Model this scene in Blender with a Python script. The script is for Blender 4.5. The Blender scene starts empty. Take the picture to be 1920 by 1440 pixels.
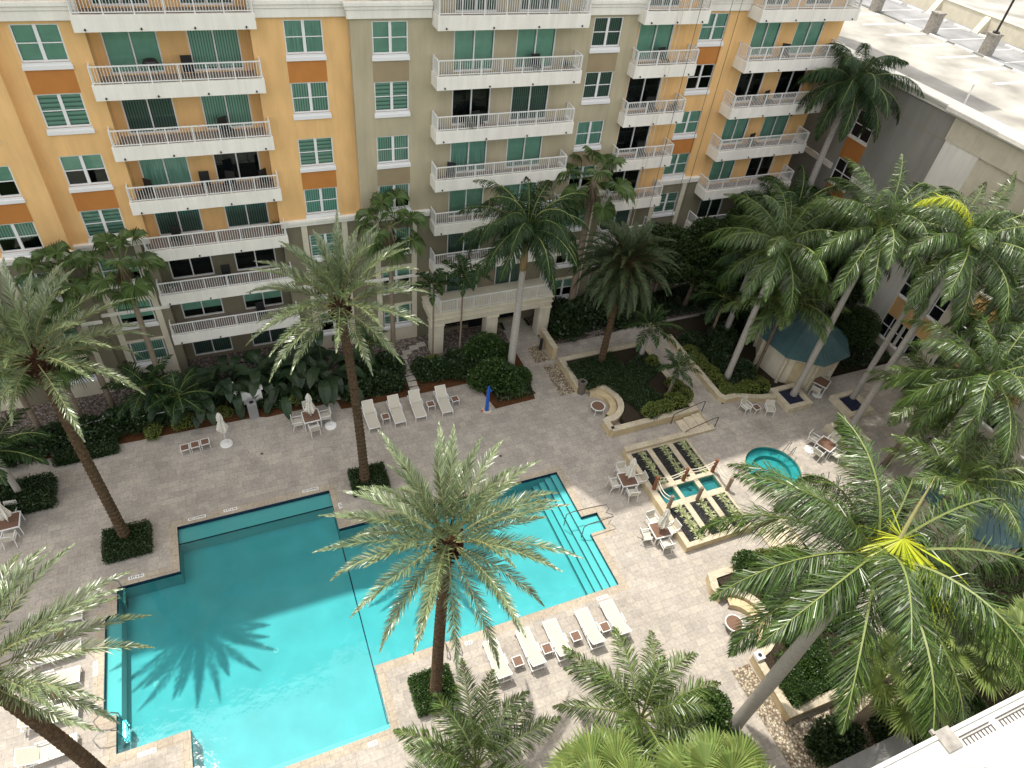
import bpy, math, random
import numpy as np
from mathutils import Matrix, Vector
R=math.radians
sc=bpy.context.scene
col=sc.collection
# ------------------------------------------------------------------ camera
cd=bpy.data.cameras.new('camera'); cam=bpy.data.objects.new('camera',cd); col.objects.link(cam); sc.camera=cam
cr=Vector((0.92351826,-0.37187989,0.09391155)); cu=Vector((0.19320872,0.6625581,0.72366232)); cf=Vector((0.33133732,0.65017083,-0.68373494))
cam.matrix_world=Matrix(((cr.x,cu.x,-cf.x,0),(cr.y,cu.y,-cf.y,0),(cr.z,cu.z,-cf.z,31.956),(0,0,0,1)))
cd.sensor_width=36; cd.lens=36*1278.42/1920; cd.clip_end=2000; cd.clip_start=.1
# ------------------------------------------------------------------ light
SUN=Vector((-2.75,5.1,13.9)).normalized()
w=bpy.data.worlds.new('World'); sc.world=w; w.use_nodes=True
nt=w.node_tree; nt.nodes.clear()
N=nt.nodes.new
out=N('ShaderNodeOutputWorld'); bg=N('ShaderNodeBackground'); sky=N('ShaderNodeTexSky')
sky.sky_type='NISHITA'; sky.sun_disc=False; sky.sun_elevation=math.asin(SUN.z); sky.sun_rotation=math.atan2(SUN.x,SUN.y); sky.air_density=1; sky.dust_density=2.5
hs=N('ShaderNodeHueSaturation'); hs.inputs['Saturation'].default_value=.22; hs.inputs['Value'].default_value=1.0
tc=N('ShaderNodeTexCoord'); cl=N('ShaderNodeTexNoise'); cl.inputs['Scale'].default_value=2.2; cl.inputs['Detail'].default_value=7
rp=N('ShaderNodeValToRGB'); rp.color_ramp.elements[0].position=.48; rp.color_ramp.elements[1].position=.66
mx=N('ShaderNodeMix'); mx.data_type='RGBA'; mx.inputs[7].default_value=(14.5,14.0,13.3,1)
nt.links.new(tc.outputs['Generated'],cl.inputs['Vector']); nt.links.new(cl.outputs['Fac'],rp.inputs['Fac'])
mm=N('ShaderNodeMath'); mm.operation='MULTIPLY'; mm.inputs[1].default_value=.7
nt.links.new(rp.outputs['Color'],mm.inputs[0]); nt.links.new(mm.outputs[0],mx.inputs[0])
nt.links.new(sky.outputs[0],hs.inputs['Color']); nt.links.new(hs.outputs[0],mx.inputs[6]); nt.links.new(mx.outputs[2],bg.inputs['Color'])
bg.inputs['Strength'].default_value=.15; nt.links.new(bg.outputs[0],out.inputs['Surface'])
ld=bpy.data.lights.new('sun','SUN'); ld.energy=2.65; ld.angle=R(.5); ld.color=(1,.945,.845)
sun=bpy.data.objects.new('sun',ld); col.objects.link(sun); sun.rotation_euler=SUN.to_track_quat('Z','Y').to_euler()
sc.view_settings.view_transform='Standard'; sc.view_settings.look='None'; sc.view_settings.exposure=0.70; sc.view_settings.gamma=1
try:
    sc.cycles.max_bounces=7; sc.cycles.transparent_max_bounces=12; sc.cycles.diffuse_bounces=3; sc.cycles.caustics_refractive=False; sc.cycles.caustics_reflective=False
except Exception: pass
rng=np.random.default_rng(7); random.seed(7)
# ------------------------------------------------------------------ materials
M={}
def mat(name,c,rough=.8,spec=.3,noise=0,nscale=6,bump=0,bscale=40,metal=0,rand=0,trans=0,c2=None,stretch=None,detail=4,streak=0):
    m=bpy.data.materials.new(name); m.use_nodes=True; t=m.node_tree; b=t.nodes['Principled BSDF']; n=t.nodes.new; l=t.links.new
    b.inputs['Base Color'].default_value=(*c,1); b.inputs['Roughness'].default_value=rough; b.inputs['Metallic'].default_value=metal
    b.inputs['Specular IOR Level'].default_value=spec
    last=None; co=n('ShaderNodeTexCoord')
    vec=co.outputs['Object']
    if stretch:
        mp=n('ShaderNodeMapping'); mp.inputs['Scale'].default_value=stretch; l(vec,mp.inputs[0]); vec=mp.outputs[0]
    if noise:
        ns=n('ShaderNodeTexNoise'); ns.inputs['Scale'].default_value=nscale; ns.inputs['Detail'].default_value=detail; l(vec,ns.inputs['Vector'])
        mxx=n('ShaderNodeMix'); mxx.data_type='RGBA'
        a=tuple(max(0,x*(1-noise)) for x in c); bb=c2 or tuple(min(1,x*(1+noise)) for x in c)
        mxx.inputs[6].default_value=(*a,1); mxx.inputs[7].default_value=(*bb,1)
        r_=n('ShaderNodeMapRange'); r_.inputs[1].default_value=.3; r_.inputs[2].default_value=.7; l(ns.outputs['Fac'],r_.inputs[0]); l(r_.outputs[0],mxx.inputs[0]); last=mxx.outputs[2]
    if streak:
        m2=n('ShaderNodeMapping'); m2.inputs['Scale'].default_value=(5,5,.22); l(co.outputs['Object'],m2.inputs[0]); n2=n('ShaderNodeTexNoise'); n2.inputs['Scale'].default_value=1; n2.inputs['Detail'].default_value=6; n2.inputs['Roughness'].default_value=.7; l(m2.outputs[0],n2.inputs['Vector'])
        r2=n('ShaderNodeMapRange'); r2.inputs[1].default_value=.42; r2.inputs[2].default_value=.68; r2.inputs[3].default_value=1.0; r2.inputs[4].default_value=1-streak; l(n2.outputs['Fac'],r2.inputs[0])
        vs_=n('ShaderNodeVectorMath'); vs_.operation='SCALE'; l(last,vs_.inputs[0]); l(r2.outputs[0],vs_.inputs['Scale']); last=vs_.outputs[0]
    if rand:
        g=n('ShaderNodeNewGeometry'); hsv=n('ShaderNodeHueSaturation'); 
        mr=n('ShaderNodeMapRange'); mr.inputs[3].default_value=1-rand; mr.inputs[4].default_value=1+rand; l(g.outputs['Random Per Island'],mr.inputs[0])
        l(mr.outputs[0],hsv.inputs['Value'])
        mh=n('ShaderNodeMapRange'); mh.inputs[3].default_value=.485; mh.inputs[4].default_value=.515; 
        fr=n('ShaderNodeMath'); fr.operation='FRACT'; ml=n('ShaderNodeMath'); ml.operation='MULTIPLY'; ml.inputs[1].default_value=7.3
        l(g.outputs['Random Per Island'],ml.inputs[0]); l(ml.outputs[0],fr.inputs[0]); l(fr.outputs[0],mh.inputs[0]); l(mh.outputs[0],hsv.inputs['Hue'])
        if last: l(last,hsv.inputs['Color'])
        else: hsv.inputs['Color'].default_value=(*c,1)
        last=hsv.outputs[0]
    if last: l(last,b.inputs['Base Color'])
    if bump:
        nb=n('ShaderNodeTexNoise'); nb.inputs['Scale'].default_value=bscale; nb.inputs['Detail'].default_value=5; l(vec,nb.inputs['Vector'])
        bp=n('ShaderNodeBump'); bp.inputs['Strength'].default_value=bump; bp.inputs['Distance'].default_value=.03; l(nb.outputs['Fac'],bp.inputs['Height']); l(bp.outputs[0],b.inputs['Normal'])
    if trans:
        tr=n('ShaderNodeBsdfTranslucent'); ms=n('ShaderNodeMixShader'); ms.inputs[0].default_value=trans
        if last:
            l(last,tr.inputs['Color'])
        else: tr.inputs['Color'].default_value=(*c,1)
        o=t.nodes['Material Output']; l(b.outputs[0],ms.inputs[1]); l(tr.outputs[0],ms.inputs[2]); l(ms.outputs[0],o.inputs['Surface'])
    M[name]=m; return m
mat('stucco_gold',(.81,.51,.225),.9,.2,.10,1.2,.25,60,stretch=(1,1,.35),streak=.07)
mat('stucco_tan',(.47,.415,.29),.9,.2,.10,1.2,.25,60,stretch=(1,1,.35),streak=.07)
mat('stucco_brown',(.34,.27,.17),.9,.2,.06,1.2,.25,60)
mat('stucco_rust',(.52,.215,.06),.9,.2,.06,1.2,.25,60)
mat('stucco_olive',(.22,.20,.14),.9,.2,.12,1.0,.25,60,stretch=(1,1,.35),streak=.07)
mat('stucco_grey',(.30,.295,.265),.9,.2,.12,.9,.2,50,stretch=(1,1,.3),streak=.07)
mat('stucco_cream',(.68,.63,.50),.9,.2,.07,1.5,.25,50,streak=.07)
mat('white_trim',(.87,.84,.77),.7,.3,.06,1.5,.1,60,stretch=(1,1,.3),streak=.07)
mat('balcony_floor',(.30,.235,.20),.8,.2,.1,3)
mat('white_metal',(.78,.78,.76),.4,.4)
mat('window_frame',(.80,.80,.80),.4,.4)
mat('sling',(.56,.53,.45),.8,.2,.06,30)
mat('table_brown',(.19,.11,.075),.6,.3,.15,20)
mat('dark_metal',(.02,.02,.022),.4,.5)
mat('bronze_metal',(.08,.06,.05),.5,.5)
mat('steel',(.55,.56,.58),.18,.5,metal=1)
mat('drain',(.05,.05,.05),.8)
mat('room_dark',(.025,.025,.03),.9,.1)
mat('blue_paint',(.01,.10,.50),.35,.5)
mat('teal_roof',(.065,.13,.14),.45,.4,.12,2)
mat('teal_water_tile',(.24,.42,.40),.4,.3,.1,3)
mat('concrete_deck',(.36,.345,.31),.9,.2,.32,.35,.2,30,detail=8)
mat('concrete_grey',(.27,.27,.27),.9,.2,.25,.5,.2,30,detail=8)
mat('concrete_post',(.30,.28,.25),.95,.1,.25,6,.4,20)
mat('kerb_stone',(.60,.53,.40),.85,.2,.12,3,.2,30)
mat('kerb_side',(.55,.45,.28),.9,.2,.12,2,.25,30)
mat('step_stone',(.47,.44,.39),.9,.2,.15,4,.2,30)
mat('mulch_red',(.10,.045,.02),1,.1,.55,14,.8,30)
mat('soil_dark',(.045,.035,.025),1,.1,.5,12,.8,30)
mat('asphalt',(.06,.06,.06),.9,.2,.2,3)
mat('road_line',(.72,.72,.70),.8)
mat('terrain_green',(.05,.07,.03),1,.1,.4,.8)
mat('wood_post',(.24,.10,.055),.8,.2,.25,10,stretch=(1,1,.2))
mat('wood_post_grey',(.26,.20,.15),.85,.2,.25,10,stretch=(1,1,.2))
mat('rope',(.70,.64,.54),.9,.1,.1,40)
mat('umbrella_cloth',(.72,.69,.62),.85,.2,.1,8,.2,12)
mat('navy_tile',(.008,.014,.05),.25,.5,.3,20)
mat('pool_plaster',(.55,.59,.59),.7,.2,.07,.8)
for i_ in range(4): mat('pool_step_%d'%i_,(.98-.13*(i_+.3),.76-.045*i_,.73-.04*i_),.7,.2,.04,.5)  # steps pale towards the edge: shallow water's weaker light absorption painted into the colour
mat('pool_ledge',(.98,.74,.71),.7,.2,.04,.5)  # pale warm tone imitates the lower light absorption of shallow water
mat('dark_water',(.02,.07,.10),.08,.5)
mat('white_plastic',(.80,.80,.78),.5,.4)
mat('bin_brown',(.14,.12,.10),.7,.3,.15,12)
mat('red_paint',(.5,.05,.04),.5,.3)
mat('glass_dark',(.012,.013,.018),.06,.6)
mat('roof_white',(.52,.52,.49),.9,.2,.10,9,.3,25)
# foliage
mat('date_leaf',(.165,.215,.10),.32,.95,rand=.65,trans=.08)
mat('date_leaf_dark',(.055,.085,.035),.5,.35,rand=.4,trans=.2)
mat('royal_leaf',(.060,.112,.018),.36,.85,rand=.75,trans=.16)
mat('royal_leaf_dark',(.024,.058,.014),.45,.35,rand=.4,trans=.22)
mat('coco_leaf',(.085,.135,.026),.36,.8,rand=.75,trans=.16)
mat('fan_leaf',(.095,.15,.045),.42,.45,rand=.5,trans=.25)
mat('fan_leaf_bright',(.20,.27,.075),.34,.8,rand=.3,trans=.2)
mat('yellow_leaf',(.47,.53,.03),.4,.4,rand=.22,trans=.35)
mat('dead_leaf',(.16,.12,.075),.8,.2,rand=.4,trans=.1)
mat('rachis_green',(.20,.24,.07),.5,.4)
mat('rachis_yellow',(.34,.32,.14),.5,.4)
mat('rachis_brown',(.16,.08,.04),.7,.3)
mat('crownshaft_green',(.14,.20,.05),.4,.4,.25,4,stretch=(1,1,.2))
mat('crownshaft_brown',(.30,.20,.10),.6,.3,.25,5,stretch=(1,1,.2))
mat('trunk_royal',(.40,.375,.34),.9,.2,.14,4,.3,14,stretch=(1,1,5))
mat('trunk_date',(.095,.063,.038),.95,.1,.4,9,.5,20)
mat('trunk_boots',(.06,.03,.018),.95,.1,.5,12,.6,20)
mat('trunk_fan',(.25,.20,.15),.95,.1,.25,5,.4,18,stretch=(1,1,4))
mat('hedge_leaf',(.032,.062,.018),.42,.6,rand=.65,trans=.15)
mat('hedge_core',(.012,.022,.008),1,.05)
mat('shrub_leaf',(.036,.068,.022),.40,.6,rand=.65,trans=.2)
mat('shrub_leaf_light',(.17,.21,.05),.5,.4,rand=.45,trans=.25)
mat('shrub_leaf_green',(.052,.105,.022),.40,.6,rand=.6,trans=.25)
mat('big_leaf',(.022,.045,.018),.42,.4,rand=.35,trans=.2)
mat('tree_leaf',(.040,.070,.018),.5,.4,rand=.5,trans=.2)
mat('red_leaf',(.22,.045,.03),.5,.4,rand=.4,trans=.2)
mat('grass_blade',(.50,.54,.30),.5,.3,rand=.4,trans=.25)
mat('trunk_grey',(.27,.235,.20),.9,.1,.2,6,.3,14)
mat('bark',(.16,.12,.09),.95,.1,.3,6)
def nodemat(name):
    m=bpy.data.materials.new(name); m.use_nodes=True; M[name]=m; t=m.node_tree; return m,t,t.nodes['Principled BSDF'],t.nodes.new,t.links.new
def paver(name,c1,c2,mortar,sx,sy,rot=0,bw=.5,bh=.25):
    m,t,b,n,l=nodemat(name); co=n('ShaderNodeTexCoord'); mp=n('ShaderNodeMapping'); mp.inputs['Rotation'].default_value=(0,0,rot); l(co.outputs['Object'],mp.inputs[0])
    # slightly jitter the joints
    nz=n('ShaderNodeTexNoise'); nz.inputs['Scale'].default_value=.6; l(mp.outputs[0],nz.inputs['Vector'])
    br=n('ShaderNodeTexBrick'); br.inputs['Scale'].default_value=1; br.inputs['Brick Width'].default_value=sx; br.inputs['Row Height'].default_value=sy; br.inputs['Mortar Size'].default_value=.011; br.inputs['Mortar Smooth'].default_value=.4; br.inputs['Bias'].default_value=0
    br.offset=.37; br.squash=.72; br.squash_frequency=3
    br.inputs['Color1'].default_value=(*c1,1); br.inputs['Color2'].default_value=(*c2,1); br.inputs['Mortar'].default_value=(*mortar,1)
    l(mp.outputs[0],br.inputs['Vector'])
    ns=n('ShaderNodeTexNoise'); ns.inputs['Scale'].default_value=.55; ns.inputs['Detail'].default_value=9; ns.inputs['Roughness'].default_value=.65; l(co.outputs['Object'],ns.inputs['Vector'])
    n2=n('ShaderNodeTexNoise'); n2.inputs['Scale'].default_value=7; n2.inputs['Detail'].default_value=6; n2.inputs['Roughness'].default_value=.7; l(co.outputs['Object'],n2.inputs['Vector'])
    r1=n('ShaderNodeMapRange'); r1.inputs[1].default_value=.3; r1.inputs[2].default_value=.7; r1.inputs[3].default_value=.78; r1.inputs[4].default_value=1.12; l(ns.outputs['Fac'],r1.inputs[0])
    r2=n('ShaderNodeMapRange'); r2.inputs[1].default_value=.3; r2.inputs[2].default_value=.72; r2.inputs[3].default_value=.74; r2.inputs[4].default_value=1.16; l(n2.outputs['Fac'],r2.inputs[0])
    mu=n('ShaderNodeMath'); mu.operation='MULTIPLY'; l(r1.outputs[0],mu.inputs[0]); l(r2.outputs[0],mu.inputs[1])
    vm=n('ShaderNodeVectorMath'); vm.operation='SCALE'; l(br.outputs['Color'],vm.inputs[0]); l(mu.outputs[0],vm.inputs['Scale']); l(vm.outputs[0],b.inputs['Base Color'])
    bp=n('ShaderNodeBump'); bp.inputs['Strength'].default_value=.35; bp.inputs['Distance'].default_value=.01; l(mu.outputs[0],bp.inputs['Height']); l(bp.outputs[0],b.inputs['Normal'])
    b.inputs['Roughness'].default_value=.75; b.inputs['Specular IOR Level'].default_value=.25
paver('travertine',(.50,.452,.392),(.405,.370,.330),(.33,.30,.262),.60,.40)
paver('coping',(.50,.43,.34),(.44,.375,.295),(.30,.26,.21),.6,.45)
paver('block_grey',(.30,.29,.26),(.24,.23,.21),(.40,.39,.36),.4,.2)
paver('stone_block',(.62,.55,.42),(.57,.50,.37),(.48,.42,.31),.8,.55)
def pebble(name,c1,c2,c3,scale):
    m,t,b,n,l=nodemat(name); co=n('ShaderNodeTexCoord'); v=n('ShaderNodeTexVoronoi'); v.inputs['Scale'].default_value=scale; l(co.outputs['Object'],v.inputs['Vector'])
    sp=n('ShaderNodeSeparateColor'); l(v.outputs['Color'],sp.inputs[0]); cr_=n('ShaderNodeValToRGB'); e=cr_.color_ramp.elements; e[0].color=(*c1,1); e[1].color=(*c3,1); x=e.new(.5); x.color=(*c2,1); l(sp.outputs[0],cr_.inputs[0])
    r=n('ShaderNodeMapRange'); r.inputs[1].default_value=.25; r.inputs[2].default_value=.6; r.inputs[3].default_value=1; r.inputs[4].default_value=.35; l(v.outputs['Distance'],r.inputs[0])
    vm=n('ShaderNodeVectorMath'); vm.operation='SCALE'; l(cr_.outputs[0],vm.inputs[0]); l(r.outputs[0],vm.inputs['Scale']); l(vm.outputs[0],b.inputs['Base Color'])
    bp=n('ShaderNodeBump'); bp.inputs['Strength'].default_value=1; bp.inputs['Distance'].default_value=.05; bp.invert=True; l(v.outputs['Distance'],bp.inputs['Height']); l(bp.outputs[0],b.inputs['Normal']); b.inputs['Roughness'].default_value=.8
pebble('gravel_tan',(.30,.21,.14),(.55,.46,.33),(.70,.62,.5),9)
pebble('gravel_pink',(.16,.11,.09),(.32,.25,.22),(.42,.38,.34),8)
pebble('black_stones',(.008,.008,.009),(.022,.022,.024),(.06,.06,.06),13)
# window glass: tinted, partly see-through, reflective
def glassmat(name,tint,refl=.10,see=.55):
    m,t,b,n,l=nodemat(name); t.nodes.remove(b); o=t.nodes['Material Output']
    tr=n('ShaderNodeBsdfTransparent'); tr.inputs[0].default_value=(*tint,1); gl=n('ShaderNodeBsdfGlossy'); gl.inputs['Roughness'].default_value=.03; gl.inputs['Color'].default_value=(.8,.95,.9,1)
    lw=n('ShaderNodeFresnel'); lw.inputs[0].default_value=1.5; ad=n('ShaderNodeMath'); ad.operation='ADD'; ad.inputs[1].default_value=refl; ad.use_clamp=True
    ms=n('ShaderNodeMixShader'); l(lw.outputs[0],ad.inputs[0]); l(ad.outputs[0],ms.inputs[0]); l(tr.outputs[0],ms.inputs[1]); l(gl.outputs[0],ms.inputs[2]); l(ms.outputs[0],o.inputs[0])
glassmat('glass_green',(.74,.90,.84),.0)
def stripes(name,c,gap,period,axis,duty=.5):
    m,t,b,n,l=nodemat(name); co=n('ShaderNodeTexCoord'); sx=n('ShaderNodeSeparateXYZ'); l(co.outputs['Object'],sx.inputs[0])
    a=n('ShaderNodeMath'); a.operation='DIVIDE'; a.inputs[1].default_value=period; l(sx.outputs[axis],a.inputs[0]); f=n('ShaderNodeMath'); f.operation='FRACT'; l(a.outputs[0],f.inputs[0])
    cr_=n('ShaderNodeValToRGB'); e=cr_.color_ramp.elements; e[0].color=(*gap,1); e[0].position=0; e[1].color=(*c,1); e[1].position=duty; l(f.outputs[0],cr_.inputs[0]); l(cr_.outputs[0],b.inputs['Base Color']); b.inputs['Roughness'].default_value=.8
stripes('blind_vertical',(.62,.82,.72),(.05,.10,.08),.13,0,.45)
stripes('blind_vertical_dark',(.22,.27,.25),(.012,.016,.015),.13,0,.6)
stripes('blind_zebra',(.60,.80,.70),(.07,.13,.11),.21,2,.5)
mat('blind_plain',(.50,.74,.62),.8,.2,.08,2)
mat('blind_curtain',(.48,.70,.62),.8,.2,.3,7,stretch=(3,1,.1))
# pool water
m,t,b,n,l=nodemat('water'); t.nodes.remove(b); o=t.nodes['Material Output']
tr=n('ShaderNodeBsdfTransparent'); tr.inputs[0].default_value=(.345,.87,.905,1); gl=n('ShaderNodeBsdfGlossy'); gl.inputs['Roughness'].default_value=.04
fr=n('ShaderNodeFresnel'); fr.inputs[0].default_value=1.40; ms=n('ShaderNodeMixShader')
nz=n('ShaderNodeTexNoise'); nz.inputs['Scale'].default_value=1.6; nz.inputs['Detail'].default_value=3; tcx=n('ShaderNodeTexCoord'); l(tcx.outputs['Object'],nz.inputs['Vector'])
bp=n('ShaderNodeBump'); bp.inputs['Strength'].default_value=.12; bp.inputs['Distance'].default_value=.1; l(nz.outputs['Fac'],bp.inputs['Height']); l(bp.outputs[0],gl.inputs['Normal']); l(bp.outputs[0],fr.inputs['Normal'])
l(fr.outputs[0],ms.inputs[0]); l(tr.outputs[0],ms.inputs[1]); l(gl.outputs[0],ms.inputs[2]); l(ms.outputs[0],o.inputs[0])
# deeper tint water for small basins reuses 'water'
# ------------------------------------------------------------------ mesh helpers
class MB:
    def __init__(s): s.v=[];s.f=[];s.m=[]
    def add(s,vs,fs,m=0):
        b=len(s.v); s.v+= [tuple(x) for x in vs]; s.f+=[tuple(b+i for i in f) for f in fs]; s.m+=[m]*len(fs)
    def box(s,x0,y0,z0,x1,y1,z1,m=0):
        s.add([(x0,y0,z0),(x1,y0,z0),(x1,y1,z0),(x0,y1,z0),(x0,y0,z1),(x1,y0,z1),(x1,y1,z1),(x0,y1,z1)],[(0,3,2,1),(4,5,6,7),(0,1,5,4),(1,2,6,5),(2,3,7,6),(3,0,4,7)],m)
    def quad(s,a,b,c,d,m=0): s.add([a,b,c,d],[(0,1,2,3)],m)
    def bar(s,a,b,w,h=None,m=0,up=(0,0,1)):
        a=Vector(a);b=Vector(b);d=(b-a).normalized(); h=h or w; u=Vector(up)
        if abs(d.dot(u))>.95: u=Vector((1,0,0))
        x=d.cross(u).normalized(); y=x.cross(d).normalized(); vs=[]
        for p in (a,b):
            for i,j in((-1,-1),(1,-1),(1,1),(-1,1)): vs.append(p+x*(i*w/2)+y*(j*h/2))
        s.add(vs,[(0,3,2,1),(4,5,6,7),(0,1,5,4),(1,2,6,5),(2,3,7,6),(3,0,4,7)],m)
    def tube(s,pts,rad,n=8,m=0,cap=True):
        pts=[Vector(p) for p in pts]; k=len(pts); rad=rad if isinstance(rad,(list,tuple)) else [rad]*k; vs=[]; 
        x=None
        for i,p in enumerate(pts):
            d=(pts[min(i+1,k-1)]-pts[max(i-1,0)]).normalized()
            if x is None:
                u=Vector((0,0,1)) if abs(d.z)<.9 else Vector((1,0,0)); x=d.cross(u).normalized()
            else: x=(x-d*x.dot(d)).normalized()
            y=d.cross(x)
            for j in range(n):
                a=2*math.pi*j/n; vs.append(p+(x*math.cos(a)+y*math.sin(a))*rad[i])
        fs=[(i*n+j,i*n+(j+1)%n,(i+1)*n+(j+1)%n,(i+1)*n+j) for i in range(k-1) for j in range(n)]
        if cap: fs+=[tuple(range(n-1,-1,-1)),tuple((k-1)*n+j for j in range(n))]
        s.add(vs,fs,m)
    def lathe(s,prof,n=20,m=0,c=(0,0)):
        vs=[(c[0]+r*math.cos(2*math.pi*j/n),c[1]+r*math.sin(2*math.pi*j/n),z) for r,z in prof for j in range(n)]; k=len(prof)
        fs=[(i*n+j,i*n+(j+1)%n,(i+1)*n+(j+1)%n,(i+1)*n+j) for i in range(k-1) for j in range(n)]
        fs+=[tuple(range(n-1,-1,-1)),tuple((k-1)*n+j for j in range(n))]; s.add(vs,fs,m)
    def prism(s,poly,z0,z1,m=0,mside=None):
        n=len(poly); vs=[(x,y,z0) for x,y in poly]+[(x,y,z1) for x,y in poly]
        s.add(vs,[tuple(range(n,2*n))],m); s.add(vs,[(i,(i+1)%n,n+(i+1)%n,n+i) for i in range(n)]+[tuple(range(n-1,-1,-1))],m if mside is None else mside)
    def mesh(s,name,mats,smooth=False):
        me=bpy.data.meshes.new(name); me.from_pydata(s.v,[],s.f)
        for x in mats: me.materials.append(M[x])
        me.polygons.foreach_set('material_index',s.m)
        if smooth: me.polygons.foreach_set('use_smooth',[True]*len(s.f))
        me.update(); return me
    def build(s,name,mats,parent=None,smooth=False,loc=None,bevel=0):
        if isinstance(mats,str): mats=[mats]
        o=bpy.data.objects.new(name,s.mesh(name,mats,smooth)); col.objects.link(o)
        if parent: o.parent=parent
        if loc: o.location=loc
        if bevel:
            bv=o.modifiers.new('b','BEVEL'); bv.width=bevel; bv.segments=1; bv.limit_method='ANGLE'
        return o
def tag(o,label=None,cat=None,group=None,kind=None):
    if label: o['label']=label
    if cat: o['category']=cat
    if group: o['group']=group
    if kind: o['kind']=kind
    return o
def empty(name,label,cat,loc=(0,0,0),rz=0,group=None):
    o=bpy.data.objects.new(name,None); o.empty_display_size=.2; col.objects.link(o); o.location=loc; o.rotation_euler=(0,0,rz); return tag(o,label,cat,group)
def link(name,me,parent=None,loc=(0,0,0),rz=0,s=1):
    o=bpy.data.objects.new(name,me); col.objects.link(o); o.parent=parent; o.location=loc; o.rotation_euler=(0,0,rz); o.scale=(s,s,s) if not isinstance(s,tuple) else s; return o
def dup(root,loc,rz=0,label=None,s=None):
    r=root.copy(); col.objects.link(r); r.location=loc; r.rotation_euler=(0,0,rz)
    if s: r.scale=(s,s,s) if not isinstance(s,tuple) else s
    if label: r['label']=label
    for ch in list(root.children):
        c=ch.copy(); col.objects.link(c); c.parent=r
        for g in list(ch.children):
            d=g.copy(); col.objects.link(d); d.parent=c
    return r
def struct(mb,name,mats,**k): return tag(mb.build(name,mats,**k),kind='structure')
def grid_sheet(mb,x0,x1,y0,y1,holes,z,m=0,extra=()):
    xs=sorted({x0,x1,*[h[0] for h in holes],*[h[2] for h in holes]}); ys=sorted({y0,y1,*[h[1] for h in holes],*[h[3] for h in holes]})
    xs=[x for x in xs if x0<=x<=x1]; ys=[y for y in ys if y0<=y<=y1]
    for i in range(len(xs)-1):
        for j in range(len(ys)-1):
            cx=(xs[i]+xs[i+1])/2; cy=(ys[j]+ys[j+1])/2
            if any(h[0]<cx<h[2] and h[1]<cy<h[3] for h in holes): continue
            mb.quad((xs[i],ys[j],z),(xs[i+1],ys[j],z),(xs[i+1],ys[j+1],z),(xs[i],ys[j+1],z),m)
# ================================================================== GROUND, POOL
POOL=[(-5.9,11.45,2.08,25.15),(-8.75,14.3,-5.9,22.35),(-9.25,16.0,-8.75,20.9),(2.08,14.4,15.2,22.4),(15.2,17.75,16.2,18.95)]
SPA=(28.25,18.2,1.75)
g=MB(); grid_sheet(g,-400,600,-400,700,POOL,-.12); struct(g,'ground','terrain_green')
dk=MB(); grid_sheet(dk,-16,26.4,-1,36.0,POOL,0,0); struct(dk,'pool_deck','travertine')
# coping slabs round the pool, 4 mm proud
def union_edges(rects):
    def inside(x,y): return any(r[0]<x<r[2] and r[1]<y<r[3] for r in rects)
    xs=sorted({v for r in rects for v in (r[0],r[2])}); ys=sorted({v for r in rects for v in (r[1],r[3])}); E=[]
    for x in xs:
        for j in range(len(ys)-1):
            cy=(ys[j]+ys[j+1])/2; a=inside(x-.01,cy); b=inside(x+.01,cy)
            if a!=b: E.append(('x',x,ys[j],ys[j+1],1 if b else -1))
    for y in ys:
        for i in range(len(xs)-1):
            cx=(xs[i]+xs[i+1])/2; a=inside(cx,y-.01); b=inside(cx,y+.01)
            if a!=b: E.append(('y',y,xs[i],xs[i+1],1 if b else -1))
    return E,inside
E_,inside=union_edges(POOL)
cp=MB(); 
grown=[(r[0]-.42,r[1]-.42,r[2]+.42,r[3]+.42) for r in POOL]
xs=sorted({v for r in grown+POOL for v in (r[0],r[2])}); ys=sorted({v for r in grown+POOL for v in (r[1],r[3])})
for i in range(len(xs)-1):
    for j in range(len(ys)-1):
        cx=(xs[i]+xs[i+1])/2; cy=(ys[j]+ys[j+1])/2
        if inside(cx,cy): continue
        if any(r[0]<cx<r[2] and r[1]<cy<r[3] for r in grown): cp.quad((xs[i],ys[j],.004),(xs[i+1],ys[j],.004),(xs[i+1],ys[j+1],.004),(xs[i],ys[j+1],.004))
struct(cp,'pool_coping','coping')
pool=empty('swimming_pool','large stepped turquoise swimming pool with navy tile waterline in the travertine deck','swimming pool',(0,0,0))
bs=MB(); DP=-1.15
for r in POOL: bs.quad((r[0],r[1],DP),(r[2],r[1],DP),(r[2],r[3],DP),(r[0],r[3],DP))
tl=MB()
for k,c,a,b_,sg in E_:
    for z0,z1,mb_,off in ((DP,-.26,bs,0),(-.26,-.002,tl,0)):
        if k=='x': mb_.quad((c,a,z0),(c,b_,z0),(c,b_,z1),(c,a,z1))
        else: mb_.quad((a,c,z0),(b_,c,z0),(b_,c,z1),(a,c,z1))
bs.build('basin','pool_plaster',pool); tl.build('waterline_tile','navy_tile',pool)
lg=MB(); lg.box(-5.898,24.25,DP+.003,2.078,25.148,-.30); lg.build('ledge',['pool_ledge'],pool)
lg=MB(); lg.box(-9.248,16.002,DP+.003,-8.62,20.898,-.28); lg.build('ledge',['pool_ledge'],pool)
lg=MB(); lg.box(-5.898,11.452,DP+.003,2.078,11.85,-.55); lg.build('ledge',['pool_ledge'],pool)
ln=MB(); ln.box(-5.898,24.21,-.36,2.078,24.249,-.298); ln.box(2.05,11.9,DP+.004,2.11,24.2,DP+.012)
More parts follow.
